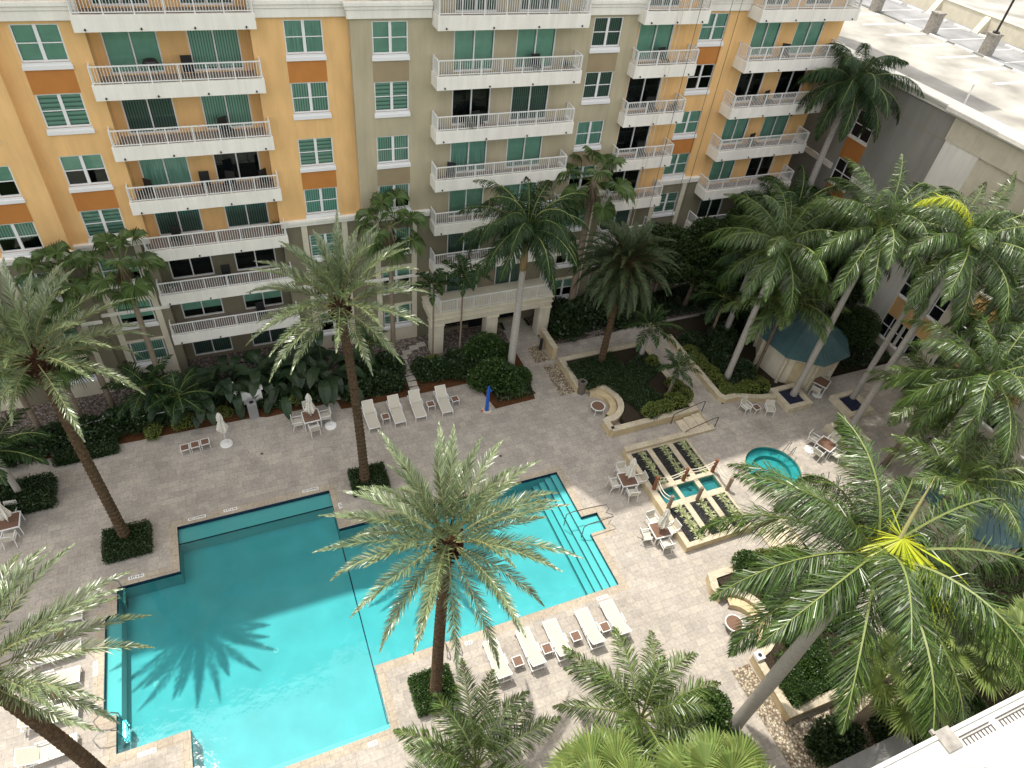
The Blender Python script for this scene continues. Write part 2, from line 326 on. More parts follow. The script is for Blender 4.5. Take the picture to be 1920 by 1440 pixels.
for i in range(4):
    x=15.198-.38*(i+1); z=-.28-.2*(i+1)
    st=MB(); st.box(x,14.402,DP+.003,15.198-.38*i-(.003 if i else 0),22.398,-.22-.2*i); st.build('step','pool_step_%d'%i,pool)
    ln.box(x-.03,14.404,-.22-.2*i-.05,x-.002,22.396,-.22-.2*i+.004)
ln.build('tile_line','navy_tile',pool)
st=MB(); st.box(15.2,17.752,-.8,16.198,18.948,-.24); st.build('step','pool_ledge',pool)
ws=MB()
for r in POOL: ws.quad((r[0],r[1],-.15),(r[2],r[1],-.15),(r[2],r[3],-.15),(r[0],r[3],-.15))
tag(ws.build('pool_water','water',pool),'clear turquoise pool water')
dr=MB()
for x,y in ((-7.4,17.4),(-2.6,17.6),(-2.1,17.2),(8,18.5)): dr.lathe([(.14,DP+.004),(.14,DP+.02),(.05,DP+.03)],14,0,(x,y))
dr.build('drain_cover','pool_ledge',pool)
# raised terrace on the right (0.5 m higher)
ter=MB(); ter.prism([(26.42,13.1),(50,13.1),(50,24),(26.42,24)],-.1,.5,0,1)
SPAH=[(SPA[0]-1.85,SPA[1]-1.85,SPA[0]+1.85,SPA[1]+1.85)]
ter=MB(); grid_sheet(ter,24.3,44.5,13.1,24.0,SPAH+[(24.3,13.1,26.42,15.05),(24.3,22.25,26.42,24.0)],.5,0)
# ring around spa
nseg=40; sq=[]
for i in range(nseg):
    a0=2*math.pi*i/nseg; a1=2*math.pi*(i+1)/nseg
    def sqp(a):
        c,s=math.cos(a),math.sin(a); k=1.85/max(abs(c),abs(s)); return (SPA[0]+c*k,SPA[1]+s*k,.5)
    def cp_(a): return (SPA[0]+SPA[2]*math.cos(a),SPA[1]+SPA[2]*math.sin(a),.5)
    ter.quad(cp_(a0),sqp(a0),sqp(a1),cp_(a1),0)
ter.quad((26.42,13.1,.5),(26.42,13.1,0),(44.5,13.1,0),(44.5,13.1,.5),1); ter.quad((26.42,24,.5),(44.5,24,.5),(44.5,24,0),(26.42,24,0),1)
ter.quad((26.42,15.05,0),(26.42,13.1,0),(26.42,13.1,.5),(26.42,15.05,.5),1); ter.quad((26.42,24,0),(26.42,22.25,0),(26.42,22.25,.5),(26.42,24,.5),1)
ter.quad((24.3,15.05,0),(26.42,15.05,0),(26.42,15.05,.5),(24.3,15.05,.5),1); ter.quad((24.3,22.25,0),(24.3,22.25,.5),(26.42,22.25,.5),(26.42,22.25,0),1)
struct(ter,'terrace',['travertine','kerb_side'])
# path beside the garden, north and south
pt=MB(); pt.quad((26.42,24,.5),(28.4,24,.5),(28.4,31.3,.5),(26.42,31.3,.5)); pt.quad((26.42,31.3,.5),(28.4,31.3,.5),(29.2,33.3,.5),(26.42,33.3,.5)); pt.quad((28.4,31.3,.5),(40,31.3,.5),(40,33.3,.5),(29.2,33.3,.5)); pt.quad((24,31.35,0.006),(26.42,31.35,.5),(26.42,33.3,.5),(24,33.3,.006)); pt.quad((17.0,31.35,.006),(24,31.35,.006),(24,33.3,.006),(17,33.3,.006))
pt.quad((26.42,5.5,.5),(28.4,5.5,.5),(28.4,13.1,.5),(26.42,13.1,.5)); pt.quad((17.0,33.3,.006),(19.2,33.3,.006),(19.0,37,.006),(17.3,37,.006))
struct(pt,'path','travertine')
# planting beds (soil sheets)
soil=MB()
soil.prism([(-30,32.1),(-1.0,32.1),(-.4,31.9),(3.95,32.05),(4.05,31.3),(5.3,31.2),(13.05,31.3),(13.55,28.5),(16.45,28.6),(17,31.3),(17,34),(-30,34)],-.05,.01)
struct(soil,'mulch_bed','mulch_red')
gv=MB(); gv.prism([(-30,34.0),(17,34.0),(17,38.6),(-30,38.6)],-.05,.014); gv.prism([(19.3,33.4),(44,33.4),(44,38),(19.3,38)],-.05,.014)
struct(gv,'gravel_strip','gravel_pink')
gl_=MB(); gl_.prism([(18.2,28.35),(19.35,28.35),(19.35,31.4),(18.3,31.4)],0,.018); gl_.prism([(18.2,-2),(19.2,-2),(19.3,5.6),(19.3,8.4),(18.25,8.4)],0,.018); gl_.prism([(19.3,-2),(26,-2),(26,5.3),(19.3,5.3)],-.05,.016); gl_.prism([(17.9,31.9),(19.1,31.9),(18.95,33.6),(17.95,33.6)],0,.02)
struct(gl_,'gravel_path','gravel_tan')
sl=MB(); sl.prism([(28.6,24.2),(44.5,24.2),(44.5,33),(28.6,33)],0,.52); sl.prism([(28.6,-2),(44.5,-2),(44.5,12.9),(28.6,12.9)],0,.52)
struct(sl,'garden_soil','soil_dark')
lb=MB(); lb.prism([(-30,26),(-16,26),(-16,34),(-30,34)],-.05,.004); struct(lb,'lawn','terrain_green')
# ================================================================== MAIN BUILDING
bld=empty('apartment_building','tall gold and tan apartment building with white balconies behind the pool','building',(0,0,0))
def wall_holes(mb,x0,x1,z0,z1,y,holes,m,depth=.14,mr=None):
    xs=sorted({x0,x1,*[h[0] for h in holes],*[h[1] for h in holes]}); zs=sorted({z0,z1,*[h[2] for h in holes],*[h[3] for h in holes]})
    for i in range(len(xs)-1):
        for j in range(len(zs)-1):
            cx=(xs[i]+xs[i+1])/2; cz=(zs[j]+zs[j+1])/2
            if any(h[0]<cx<h[1] and h[2]<cz<h[3] for h in holes): continue
            mb.quad((xs[i],y,zs[j]),(xs[i+1],y,zs[j]),(xs[i+1],y,zs[j+1]),(xs[i],y,zs[j+1]),m)
    for a,b,c,d in holes:
        e=y+depth; k=m if mr is None else mr
        mb.quad((a,y,c),(a,e,c),(a,e,d),(a,y,d),k); mb.quad((b,y,c),(b,y,d),(b,e,d),(b,e,c),k); mb.quad((a,y,d),(a,e,d),(b,e,d),(b,y,d),k); mb.quad((a,y,c),(b,y,c),(b,e,c),(a,e,c),k)
GOLD=37.42; TAN=37.0; BAY0=36.85; BF=38.6
ZB=9.98; ZT=22.0; TOPZ=47.6
S0=1.157
WW=1.9
wins=[(-16.1,BAY0),(-11.35+.1,BAY0),(-7.35,GOLD),(4.08,GOLD),(8.35,TAN),(21.1,TAN),(28.85,GOLD)]
def wz(k): return (S0+.3+3*k, S0+1.9+3*k)
doors_L=[(-4.05,-1.66),(-.36,2.03)]
doors_C=[(12.75,15.1),(16.4,18.8)]
doors_3=[(24.45,26.9)]
doors_5=[(32.98,35.1),(36.4,38.7)]
def dz(k): return (3.40+3*(k-1), 5.78+3*(k-1)) if k>0 else (.25,2.70)
NF=9
def holes_for(ws,ds,ks): 
    H=[]
    for k in ks:
        for x in ws: H.append((x,x+WW,*wz(k)))
        for a,b in ds: H.append((a,b,*dz(k)))
    return H
segs=[('stucco_gold',-40,-8.2,BAY0,[-16.1,-11.25],[]),('stucco_gold',-8.2,-4.52,GOLD,[-7.35],[]),('stucco_gold',2.52,7.25,GOLD,[4.08],[]),('stucco_tan',7.25,11.6,TAN,[8.35],[]),('stucco_tan',11.6,20.15,TAN,[],doors_C),('stucco_tan',20.15,24.1,TAN,[21.1],[]),('stucco_gold',24.1,28.25,GOLD,[],doors_3),('stucco_gold',28.25,32.2,GOLD,[28.85],[]),('stucco_gold',32.2,40.3,GOLD,[],doors_5)]
for mt,x0,x1,y,ws_,ds in segs:
    mb=MB(); kz=range(3,NF); zs_=9.3 if ds else ZB
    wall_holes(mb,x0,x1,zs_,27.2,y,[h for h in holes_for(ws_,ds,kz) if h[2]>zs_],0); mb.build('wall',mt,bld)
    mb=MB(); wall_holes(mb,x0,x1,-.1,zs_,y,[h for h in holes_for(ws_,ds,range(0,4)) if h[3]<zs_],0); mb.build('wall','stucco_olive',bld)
# recess behind the left balconies
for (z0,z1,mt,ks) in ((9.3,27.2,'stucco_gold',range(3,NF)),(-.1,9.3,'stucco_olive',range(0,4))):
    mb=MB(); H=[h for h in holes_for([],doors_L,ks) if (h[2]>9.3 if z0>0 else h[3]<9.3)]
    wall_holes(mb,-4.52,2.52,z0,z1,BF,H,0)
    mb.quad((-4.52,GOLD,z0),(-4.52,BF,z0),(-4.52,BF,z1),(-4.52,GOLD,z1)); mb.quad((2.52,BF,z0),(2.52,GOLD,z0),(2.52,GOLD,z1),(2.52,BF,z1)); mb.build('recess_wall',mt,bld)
# steps between the wall planes
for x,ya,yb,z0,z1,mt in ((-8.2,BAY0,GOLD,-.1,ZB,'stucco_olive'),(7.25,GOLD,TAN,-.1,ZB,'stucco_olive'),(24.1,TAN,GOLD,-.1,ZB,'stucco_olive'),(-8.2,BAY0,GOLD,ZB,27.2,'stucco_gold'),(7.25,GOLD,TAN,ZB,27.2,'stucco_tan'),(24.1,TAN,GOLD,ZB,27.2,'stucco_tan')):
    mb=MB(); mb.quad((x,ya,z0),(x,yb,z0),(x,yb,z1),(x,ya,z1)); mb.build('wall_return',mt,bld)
# storeys above the picture with stepped roofline
mb=MB()
for x0,x1,zt in ((-40,.6,TOPZ),(.5,.6,TOPZ-1),(.6,7.2,43.3),(7.2,11.2,50.2),(11.2,40.3,TOPZ)):
    mb.box(x0,36.95,27.2,x1-.003,56,zt)
mb.box(40.3,42,-.1,44.6,56,TOPZ,1); mb.quad((40.3,GOLD,-.1),(40.3,42,-.1),(40.3,42,27.2),(40.3,GOLD,27.2),0)
mb.build('upper_storeys',['stucco_gold','stucco_grey'],bld)
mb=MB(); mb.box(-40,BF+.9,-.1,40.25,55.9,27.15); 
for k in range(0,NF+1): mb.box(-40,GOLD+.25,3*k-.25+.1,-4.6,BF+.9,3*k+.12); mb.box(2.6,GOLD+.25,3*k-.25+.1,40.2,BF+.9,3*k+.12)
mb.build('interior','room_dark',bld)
# windows
fm=MB(); H_=1.6
for a,b_,c,d in ((0,.07,0,H_),(WW-.07,WW,0,H_),(.07,WW-.07,0,.08),(.07,WW-.07,H_-.06,H_),(WW/2-.075,WW/2+.075,.08,H_-.06)): fm.box(a,0,c,b_,.09,d)
for a,b_ in ((.07,WW/2-.075),(WW/2+.075,WW-.07)): fm.box(a,.015,H_*.5-.022,b_,.075,H_*.5+.022)
FRAME=fm.mesh('window',['window_frame'])
p=MB(); p.quad((.05,.05,.05),(WW-.05,.05,.05),(WW-.05,.05,H_-.04),(.05,.05,H_-.04)); PANE=p.mesh('pane',['glass_green'])
sm=MB(); sm.box(-.06,-.10,-.3,WW+.06,.001,-.12); sm.box(-.03,-.06,-.12,WW+.03,.05,0); SILL=sm.mesh('sill',['window_frame'])
blindm={}
def blind(w_,h_,kind,frac=1):
    key=(w_,h_,kind,frac)
    if key not in blindm:
        q=MB(); q.box(0,0,h_*(1-frac),w_,.02,h_); blindm[key]=q.mesh('blind',[kind])
    return blindm[key]
DWm={}
def doormesh(wd,h_):
    if wd not in DWm:
        q=MB()
        for a,b_,c,d in ((0,.07,0,h_),(wd-.07,wd,0,h_),(.07,wd-.07,0,.10),(.07,wd-.07,h_-.07,h_),(wd/2-.035,wd/2+.035,.10,h_-.07)): q.box(a,0,c,b_,.1,d)
        p=MB(); p.quad((.05,.05,.08),(wd-.05,.05,.08),(wd-.05,.05,h_-.05),(.05,.05,h_-.05)); DWm[wd]=(q.mesh('sliding_door',['window_frame']),p.mesh('pane',['glass_green']))
    return DWm[wd]
kinds=['blind_plain','blind_vertical','blind_zebra','blind_plain','blind_vertical','blind_curtain']
fixed={(2,6):('blind_plain',1),(2,5):('blind_zebra',1),(2,4):('blind_plain',.5),(3,6):('blind_curtain',1),(3,5):('blind_vertical',1),(3,4):('blind_zebra',1),(3,3):('blind_vertical',1),(4,6):('blind_plain',1),(4,5):('blind_zebra',1),(4,4):('blind_vertical',1),(5,6):('blind_vertical_dark',1),(5,5):('blind_vertical_dark',1),(5,4):('blind_curtain',1),(6,6):('blind_curtain',1),(6,5):(None,0),(6,4):('blind_plain',1),(6,3):('blind_plain',1),(1,4):('blind_plain',.5),(1,0):(None,0),(2,1):('blind_plain',.8),(2,2):('blind_plain',.7)}
for wi,(x,y) in enumerate(wins):
    for k in range(0,8):
        o=link('window',FRAME,bld,(x,y+.05,wz(k)[0])); link('pane',PANE,o); link('sill',SILL,o,(0,-.05,0))
        kd,fr_=fixed.get((wi,k),(random.choice(kinds),random.choice([1,1,1,.6])))
        if kd: link('blind',blind(1.78,1.5,kd,fr_),o,(.06,.13,.05))
# rust / brown spandrels under windows of storeys 6 and 4
for wi,(x,y) in enumerate(wins):
    for k in ((6,4) if wi not in (0,) else (4,)):
        mb=MB(); mb.box(x-.02,y-.012,wz(k-1)[1]+.01,x+WW+.02,y,S0+3*k-.01); mb.build('spandrel','stucco_brown' if wi in (4,5) else 'stucco_rust',bld)
# cream surrounds on the lower storeys
for wi,(x,y) in enumerate(wins):
    mb=MB()
    for a,b_ in ((x-.42,x-.08),(x+WW+.08,x+WW+.42)): mb.box(a,y-.07,-.1,b_,y,9.75)
    mb.box(x-.079,y-.055,S0+1.93+3,x+WW+.079,y,S0+2.2+3); mb.box(x-.079,y-.055,S0+1.93,x+WW+.079,y,S0+2.1)
    mb.box(x-.079,y-.03,-.1,x+WW+.079,y,S0-.02)
    mb.build('window_surround','stucco_cream',bld)
# horizontal bands
def band(z0,z1,prof,name='band'):
    for x0,x1,y in ((-40,-8.2,BAY0),(-8.2,-4.52,GOLD),(2.52,7.25,GOLD),(7.25,11.5,TAN),(20.25,24.1,TAN),(28.35,32.05,GOLD),(39.98,40.3,GOLD)):
        mb=MB()
        for (za,zb,d) in prof: mb.box(x0-(.0 if x0 in(-8.2,) else d*.99 if x0==7.25 else 0),y-d,za,x1+(d*.99 if x1 in(-8.2,24.1) else 0),y+.02,zb)
        mb.build(name,'white_trim',bld,bevel=.02)
band(0,0,[(21.2,21.62,.16),(21.622,21.80,.22),(21.802,22.0,.30)])
band(0,0,[(9.78,10.0,.14),(10.002,10.2,.22)])
band(0,0,[(5.28,5.5,.09)])
# balconies
def balcony(x0,x1,yf,yw,k,side=True):
    zb=2.84+3*k; zt=zb+.70
    s=MB(); s.box(x0,yf,zb,x1,yw,zb+.50); s.box(x0,yf,zb+.501,x1,yf+.16,zt); s.box(x0,yf+.161,zb+.501,x0+.16,yw,zt); s.box(x1-.16,yf+.161,zb+.501,x1,yw,zt)
    nn=max(3,round((x1-x0)/2))
    for i in range(nn):
        x=x0+.45+(x1-x0-.9)*i/(nn-1); s.tube([(x,yf+.02,zb+.12),(x,yf-.07,zb+.10)],.045,8,1)
    s.box(x0+.17,yf+.17,zb+.5005,x1-.17,yw-.01,zb+.506,2)
    o=s.build('balcony',['white_trim','drain','balcony_floor'],bld)
    r_=MB(); zr=zt+.02; h=.80; yy=yf+.08
    def rail(a,b_):
        a=Vector(a);b_=Vector(b_); L=(b_-a).length; d=(b_-a)/L
        r_.bar(a+Vector((0,0,h)),b_+Vector((0,0,h)),.07,.05); r_.bar(a+Vector((0,0,.07)),b_+Vector((0,0,.07)),.04,.04)
        nb=max(1,round(L/1.25)); 
        for i in range(nb+1):
            q=a+d*(L*i/nb); r_.bar(q-Vector((0,0,.03)),q+Vector((0,0,h)),.055,.055,up=(0,1,0))
        npk=int(L/.128)
        for i in range(npk):
            q=a+d*(L*(i+.5)/npk); r_.bar(q+Vector((0,0,.08)),q+Vector((0,0,h-.02)),.024,.024,up=(0,1,0))
    rail((x0+.08,yy,zr),(x1-.08,yy,zr)); 
    rail((x0+.08,yy+.1,zr),(x0+.08,yw-.03,zr)); rail((x1-.08,yy+.1,zr),(x1-.08,yw-.03,zr))
    r_.build('railing','white_metal',o)
    return o
for k in range(0,8):
    balcony(-4.85,2.8,36.83,BF if k<7 else BF,k)
    if k>0: balcony(11.52,20.22,35.95,TAN-.002,k)
    if k>0: balcony(23.92,28.32,36.2,GOLD-.002,k)
    if k>0: balcony(32.1,39.95,36.15,GOLD-.002,k)
# doors
dk_={('L',6):[('blind_plain',1),('blind_vertical',.99)],('L',5):[('blind_vertical_dark',1),('blind_vertical',1)],('L',4):[('blind_curtain',1),(None,0)],('L',3):[('blind_vertical_dark',1),('blind_vertical_dark',1)],('L',2):[(None,0),(None,0)],('L',1):[('blind_plain',.8),('blind_plain',.8)],
 ('C',6):[('blind_plain',1),('blind_plain',.995)],('C',5):[(None,0),('blind_vertical_dark',1)],('C',4):[('blind_curtain',1),('blind_plain',1)],('C',3):[('blind_plain',1),('blind_plain',1)],
 ('3',6):[('blind_plain',1)],('3',5):[(None,0)],('3',4):[(None,0)],('3',3):[(None,0)],
 ('5',6):[('blind_plain',1),('blind_plain',1)],('5',5):[(None,0),(None,0)],('5',4):[('blind_curtain',1),('blind_curtain',1)],('5',3):[('blind_plain',1),(None,0)]}
for nm,ds,y in (('L',doors_L,BF),('C',doors_C,TAN),('3',doors_3,GOLD),('5',doors_5,GOLD)):
    for k in range(0,9):
        z0,z1=dz(k); kk=k-0
        if k>8: continue
        for i,(a,b_) in enumerate(ds):
            if nm=='C' and k==0: continue
            f_,p_=doormesh(round(b_-a,2),2.38); o=link('sliding_door',f_,bld,(a,y+.03,z0)); link('pane',p_,o)
            kd,fr_=dk_.get((nm,k),[('blind_vertical_dark',1)]*2)[i]
            if kd: link('blind',blind(round(b_-a-.14,2),2.2,kd,fr_),o,(.07,.14,.09))
# entrance portico with terrace roof
pc=MB()
X0,X1,YF=11.1,20.05,34.75
for xa in (X0,15.1,19.2): pc=MB(); pc.box(xa,YF,-.1,xa+.85,YF+.85,2.6); pc.box(xa-.06,YF-.06,2.45,xa+.91,YF+.91,2.58); pc.build('column','stucco_cream',bld,bevel=.02)
pb=MB(); pb.box(X0,YF,2.6,X1,TAN-.003,3.45); pb.box(X0-.08,YF-.08,3.0,X1+.08,TAN-.004,3.12); pb.box(X0-.1,YF-.1,3.451,X1+.1,TAN-.004,3.55)
for x in (12.0,14.5,17,19.4): pb.tube([(x,YF+.02,2.85),(x,YF-.2,2.8)],.05,8)
pb.build('portico_roof','stucco_cream',bld,bevel=.02)
pr=MB()
def simple_rail(r_,a,b_,h,post=1.25,pk=.128,w=.024,pw=.055):
    a=Vector(a);b_=Vector(b_); L=(b_-a).length; d=(b_-a)/L
    r_.bar(a+Vector((0,0,h)),b_+Vector((0,0,h)),pw+.01,.05); r_.bar(a+Vector((0,0,.07)),b_+Vector((0,0,.07)),.035,.035)
    nb=max(1,round(L/post))
    for i in range(nb+1): q=a+d*(L*i/nb); r_.bar(q-Vector((0,0,.02)),q+Vector((0,0,h)),pw,pw,up=(0,1,0))
    npk=int(L/pk)
    for i in range(npk): q=a+d*(L*(i+.5)/npk); r_.bar(q+Vector((0,0,.08)),q+Vector((0,0,h-.02)),w,w,up=(0,1,0))
simple_rail(pr,(X0+.6,YF+.1,3.55),(X1-.05,YF+.1,3.55),.95); simple_rail(pr,(X1-.05,YF+.2,3.55),(X1-.05,TAN-.05,3.55),.95); simple_rail(pr,(X0+.6,YF+.2,3.55),(X0+.6,TAN-.05,3.55),.95)
pr.build('portico_railing','white_metal',bld)
pi=MB(); pi.box(14.6,TAN-.02,.0,15.9,TAN-.004,2.3); pi.box(17.1,TAN-.02,1.2,18.5,TAN-.004,2.2); pi.build('portico_window','glass_dark',bld)
# ================================================================== GARAGE WING (right)
gar=empty('parking_garage','grey parking garage wing with rooftop parking deck right of the apartment building','building',(0,0,0))
GX=44.5
gw=MB(); cols_g=[(34.87,36.75,[12.67,8.93,5.1,1.3]),(24.95,26.9,[4.95,1.3]),(22.95,24.85,[4.95,1.3]),(19.75,21.68,[8.6,4.95,1.3]),(15.7,17.65,[8.6,4.95,1.3]),(11.5,13.45,[4.95,1.3])]
holesg=[(a,b_,z,z+1.95) for a,b_,zs in cols_g for z in zs]
def wall_holes_y(mb,y0,y1,z0,z1,x,holes,m=0,depth=.2):
    ysx=sorted({y0,y1,*[h[0] for h in holes],*[h[1] for h in holes]}); zsx=sorted({z0,z1,*[h[2] for h in holes],*[h[3] for h in holes]})
    for i in range(len(ysx)-1):
        for j in range(len(zsx)-1):
            cy=(ysx[i]+ysx[i+1])/2; cz=(zsx[j]+zsx[j+1])/2
            if any(h[0]<cy<h[1] and h[2]<cz<h[3] for h in holes): continue
            mb.quad((x,ysx[i+1],zsx[j]),(x,ysx[i],zsx[j]),(x,ysx[i],zsx[j+1]),(x,ysx[i+1],zsx[j+1]),m)
    for a,b_,c,d in holes:
        e=x+depth
        mb.quad((x,a,c),(e,a,c),(e,a,d),(x,a,d),m); mb.quad((x,b_,c),(x,b_,d),(e,b_,d),(e,b_,c),m); mb.quad((x,a,d),(e,a,d),(e,b_,d),(x,b_,d),m); mb.quad((x,a,c),(x,b_,c),(e,b_,c),(e,a,c),m)
wall_holes_y(gw,29.3,42,-.1,17,GX,[h for h in holesg if h[0]>29]); gw.build('wall','stucco_grey',gar)
gw=MB(); wall_holes_y(gw,-6,29.3,-.1,15.6,GX,[h for h in holesg if h[0]<29]); gw.build('wall','stucco_cream',gar)
gw=MB(); gw.box(GX-.18,-6,15.6,GX+.3,29.3,17); gw.build('wall_band','stucco_cream',gar)
gw=MB(); gw.box(GX-.12,26.6,-.1,GX,29.2,15.599); gw.build('pilaster','white_trim',gar)
gw=MB()
for z in (15.4,12.2,8.4): gw.box(GX-.01,29.32,z,GX+.01,34.6,z+.04)
for y in (31.2,34.6): gw.box(GX-.01,y,8,GX+.01,y+.04,16.9)
gw.build('wall_joint','stucco_brown',gar)
for a,b_,zs in cols_g:
    for z in zs:
        f=MB(); h=1.95; w_=b_-a
        for p0,p1,q0,q1 in ((a,a+.07,z,z+h),(b_-.07,b_,z,z+h),(a+.07,b_-.07,z,z+.07),(a+.07,b_-.07,z+h-.07,z+h),((a+b_)/2-.04,(a+b_)/2+.04,z+.07,z+h-.07),(a+.07,(a+b_)/2-.04,z+h/2-.03,z+h/2+.03),((a+b_)/2+.04,b_-.07,z+h/2-.03,z+h/2+.03)): f.box(GX+.03,p0,q0,GX+.11,p1,q1)
        o=f.build('window','window_frame',gar); g2=MB(); g2.quad((GX+.08,b_-.05,z+.05),(GX+.08,a+.05,z+.05),(GX+.08,a+.05,z+h-.05),(GX+.08,b_-.05,z+h-.05)); g2.build('pane','glass_dark',o)
        if z>2:
            sp=MB(); sp.box(GX-.015,a-.02,z-1.72,GX,b_+.02,z-.02); sp.box(GX-.02,a-.02,z-.85,GX-.0149,b_+.02,z-.82); sp.build('spandrel','stucco_gold' if a<30 else 'stucco_rust',gar)
        si=MB(); si.box(GX-.08,a-.04,z-.14,GX+.05,b_+.04,z-.001); si.build('sill','white_trim',gar)
co=MB(); co.box(GX-.14,-6,17.0,GX+.5,42,17.25); co.box(GX-.28,-6,17.251,GX+.6,42,17.42); co.box(GX-.40,-6,17.421,GX+.9,42,17.57); co.box(GX-.75,-6,17.3,GX-.401,29.9,17.60); co.build('cornice','white_trim',gar,bevel=.03)
co=MB(); co.box(GX-.12,37,9.78,GX,42,10.2); co.box(GX-.1,30,9.78,GX,34.8,10.2); co.build('band','white_trim',gar)
ro=MB(); ro.box(GX+.3,-6,16.3,90,100,16.6); ro.build('roof_deck','concrete_deck',gar)
ro=MB(); ro.box(60.3,-6,16.602,66.6,62,16.61); ro.build('bay_paving','concrete_grey',gar)
ro=MB(); ro.box(59.9,-6,16.604,60.35,62,16.72); ro.build('kerb','concrete_grey',gar)
ro=MB(); ro.box(66.6,-6,16.6,67.0,70,17.95); ro.box(66.55,-6,17.951,67.05,70,18.02); 
for y in (57,51.5,46,40.5,35,29.5): ro.add([(65.7,y-.3,16.6),(66.6,y-.3,16.6),(66.6,y-.3,17.95),(65.7,y+.3,16.6),(66.6,y+.3,16.6),(66.6,y+.3,17.95)],[(0,1,2),(3,5,4),(0,2,5,3)],0)
ro.build('parapet','stucco_cream',gar)
ls=MB()
for y in (51.5,48.7,45.9,43.1,40.3,37.5,34.7,31.9,29.1):
    for d in (0,.22): ls.box(54.9,y+d,16.602,59.6,y+d+.09,16.606)
    ls.box(60.9,y+1.2,16.612,65.3,y+1.29,16.616)
ls.build('parking_line','road_line',gar)
wst=MB(); wst.box(-.09,0,0,.09,1.85,.16); WS=wst.mesh('wheel_stop',['white_plastic'])
i=0
ordn=['first','second','third','fourth','fifth','sixth','seventh','eighth','ninth','tenth']
for y in (46.6,43.8,41.0,38.0,35.2,32.4):
    tag(link('wheel_stop',WS,None,(59.65,y,16.602)),'white wheel stop at the near garage kerb, %s from far end'%ordn[i],'wheel stop','wheel stops on the garage roof'); i+=1
i=0
for y in (54.5,51.9,48.9,46.1,43.3,40.5,37.7,34.9):
    tag(link('wheel_stop',WS,None,(65.3,y,16.612)),'white wheel stop along the beige parapet, %s from far end'%ordn[i],'wheel stop','wheel stops on the garage roof'); i+=1
pm=MB(); pm.box(-.4,-.4,0,.4,.4,1.6); pm.box(-.45,-.45,1.6,.45,.45,1.72); PM=pm.mesh('concrete_pier',['concrete_post'])
tag(link('concrete_pier',PM,None,(60.15,46.1,16.605)),'square speckled concrete pier on the garage roof without a pole','concrete pier','piers on the garage roof')
tag(link('concrete_pier',PM,None,(59.9,52.6,16.605)),'square concrete pier on the garage roof nearest the apartment building','concrete pier','piers on the garage roof')
lp=empty('lamp_post','tall dark lamp pole standing on a concrete base on the garage roof','lamp post',(60.5,40.5,16.605))
link('base',PM,lp); q=MB(); q.tube([(0,0,1.72),(0,0,1.85)],.28,12); q.tube([(0,0,1.8),(0,0,9)],.09,10); q.build('pole','dark_metal',lp)
q=MB(); q.box(-.5,-.2,8.9,1.0,.2,9.1); q.build('lamp_head','dark_metal',lp)
q=MB(); q.tube([(0,0,0),(0,0,1.9)],.06,8); q.lathe([(.16,1.8),(.02,2.05)],10); tag(q.build('vent_pipe','white_plastic',loc=(46.9,31.0,16.6)),'slim white vent pipe leaning by the garage roof cornice','vent pipe')
# land behind the garage
q=MB(); q.box(86,52,0,110,74,12); q.box(86.2,51.6,8,109.8,51.999,9); bb=empty('far_building','pale low building beyond the garage parapet in the far corner','building',(0,0,0)); q.build('walls','white_trim',bb)
q=MB(); q.box(85.97,56,2,85.995,70,6); q.build('window_strip','glass_dark',bb)
# ================================================================== OUR OWN SIDE: white parapet and grey canopy at lower right
nb=empty('near_building','white building edge with cracked parapet at the lower right corner','building',(0,0,0))
q=MB(); q.box(5.5,-.9,19.6,30,.86,20.0); q.build('parapet','roof_white',nb)
q=MB(); q.box(5.5,.861,19.5,30,.93,20.04); q.build('parapet_edge','roof_white',nb)
q=MB(); q.box(9.62,.62,20.001,9.96,.98,20.05); q.box(9.56,.95,20.02,9.62,1.03,20.08); q.build('parapet_block','concrete_post',nb)
for a_,n_ in ((10.05,8),(10.98,30)):
    q=MB(); q.box(a_,.70,20.002,a_+.09*n_+.02,.715,20.02)
    for i in range(n_+1): q.box(a_+.09*i,.60,20.002,a_+.09*i+.014,.70,20.02)
    q.box(a_-.03,.75,20.002,a_+.09*n_,.765,20.03); q.build('vent_grille','bronze_metal',nb)
q=MB(); q.box(5.6,-14,0,30,-.9,19.59); q.build('wall','roof_white',nb)
q=MB(); 
def crack(x,y,n,d):
    pts=[(x,y)]
    for i in range(n): x+=d[0]*random.uniform(.02,.07)+random.uniform(-.03,.03); y+=d[1]*random.uniform(.02,.06)+random.uniform(-.03,.03); pts.append((x,y))
    for a,b_ in zip(pts,pts[1:]): q.bar((*a,20.001),(*b_,20.001),.016,.004)
crack(9.7,.35,9,(1,-.4)); crack(10.1,.15,9,(1,-.6)); crack(9.3,-.1,8,(.5,-1)); crack(11.2,.3,7,(1,.2)); q.build('crack','concrete_post',nb)
q=MB(); q.box(16.5,.9,2.85,22.1,2.9,3.05); q.box(16.6,1,0,16.9,1.3,2.85); q.box(21.7,1,0,22.0,1.3,2.85); tag(q.build('canopy','concrete_grey',bevel=.01),'flat grey canopy roof beside the gravel garden at the bottom edge','canopy')
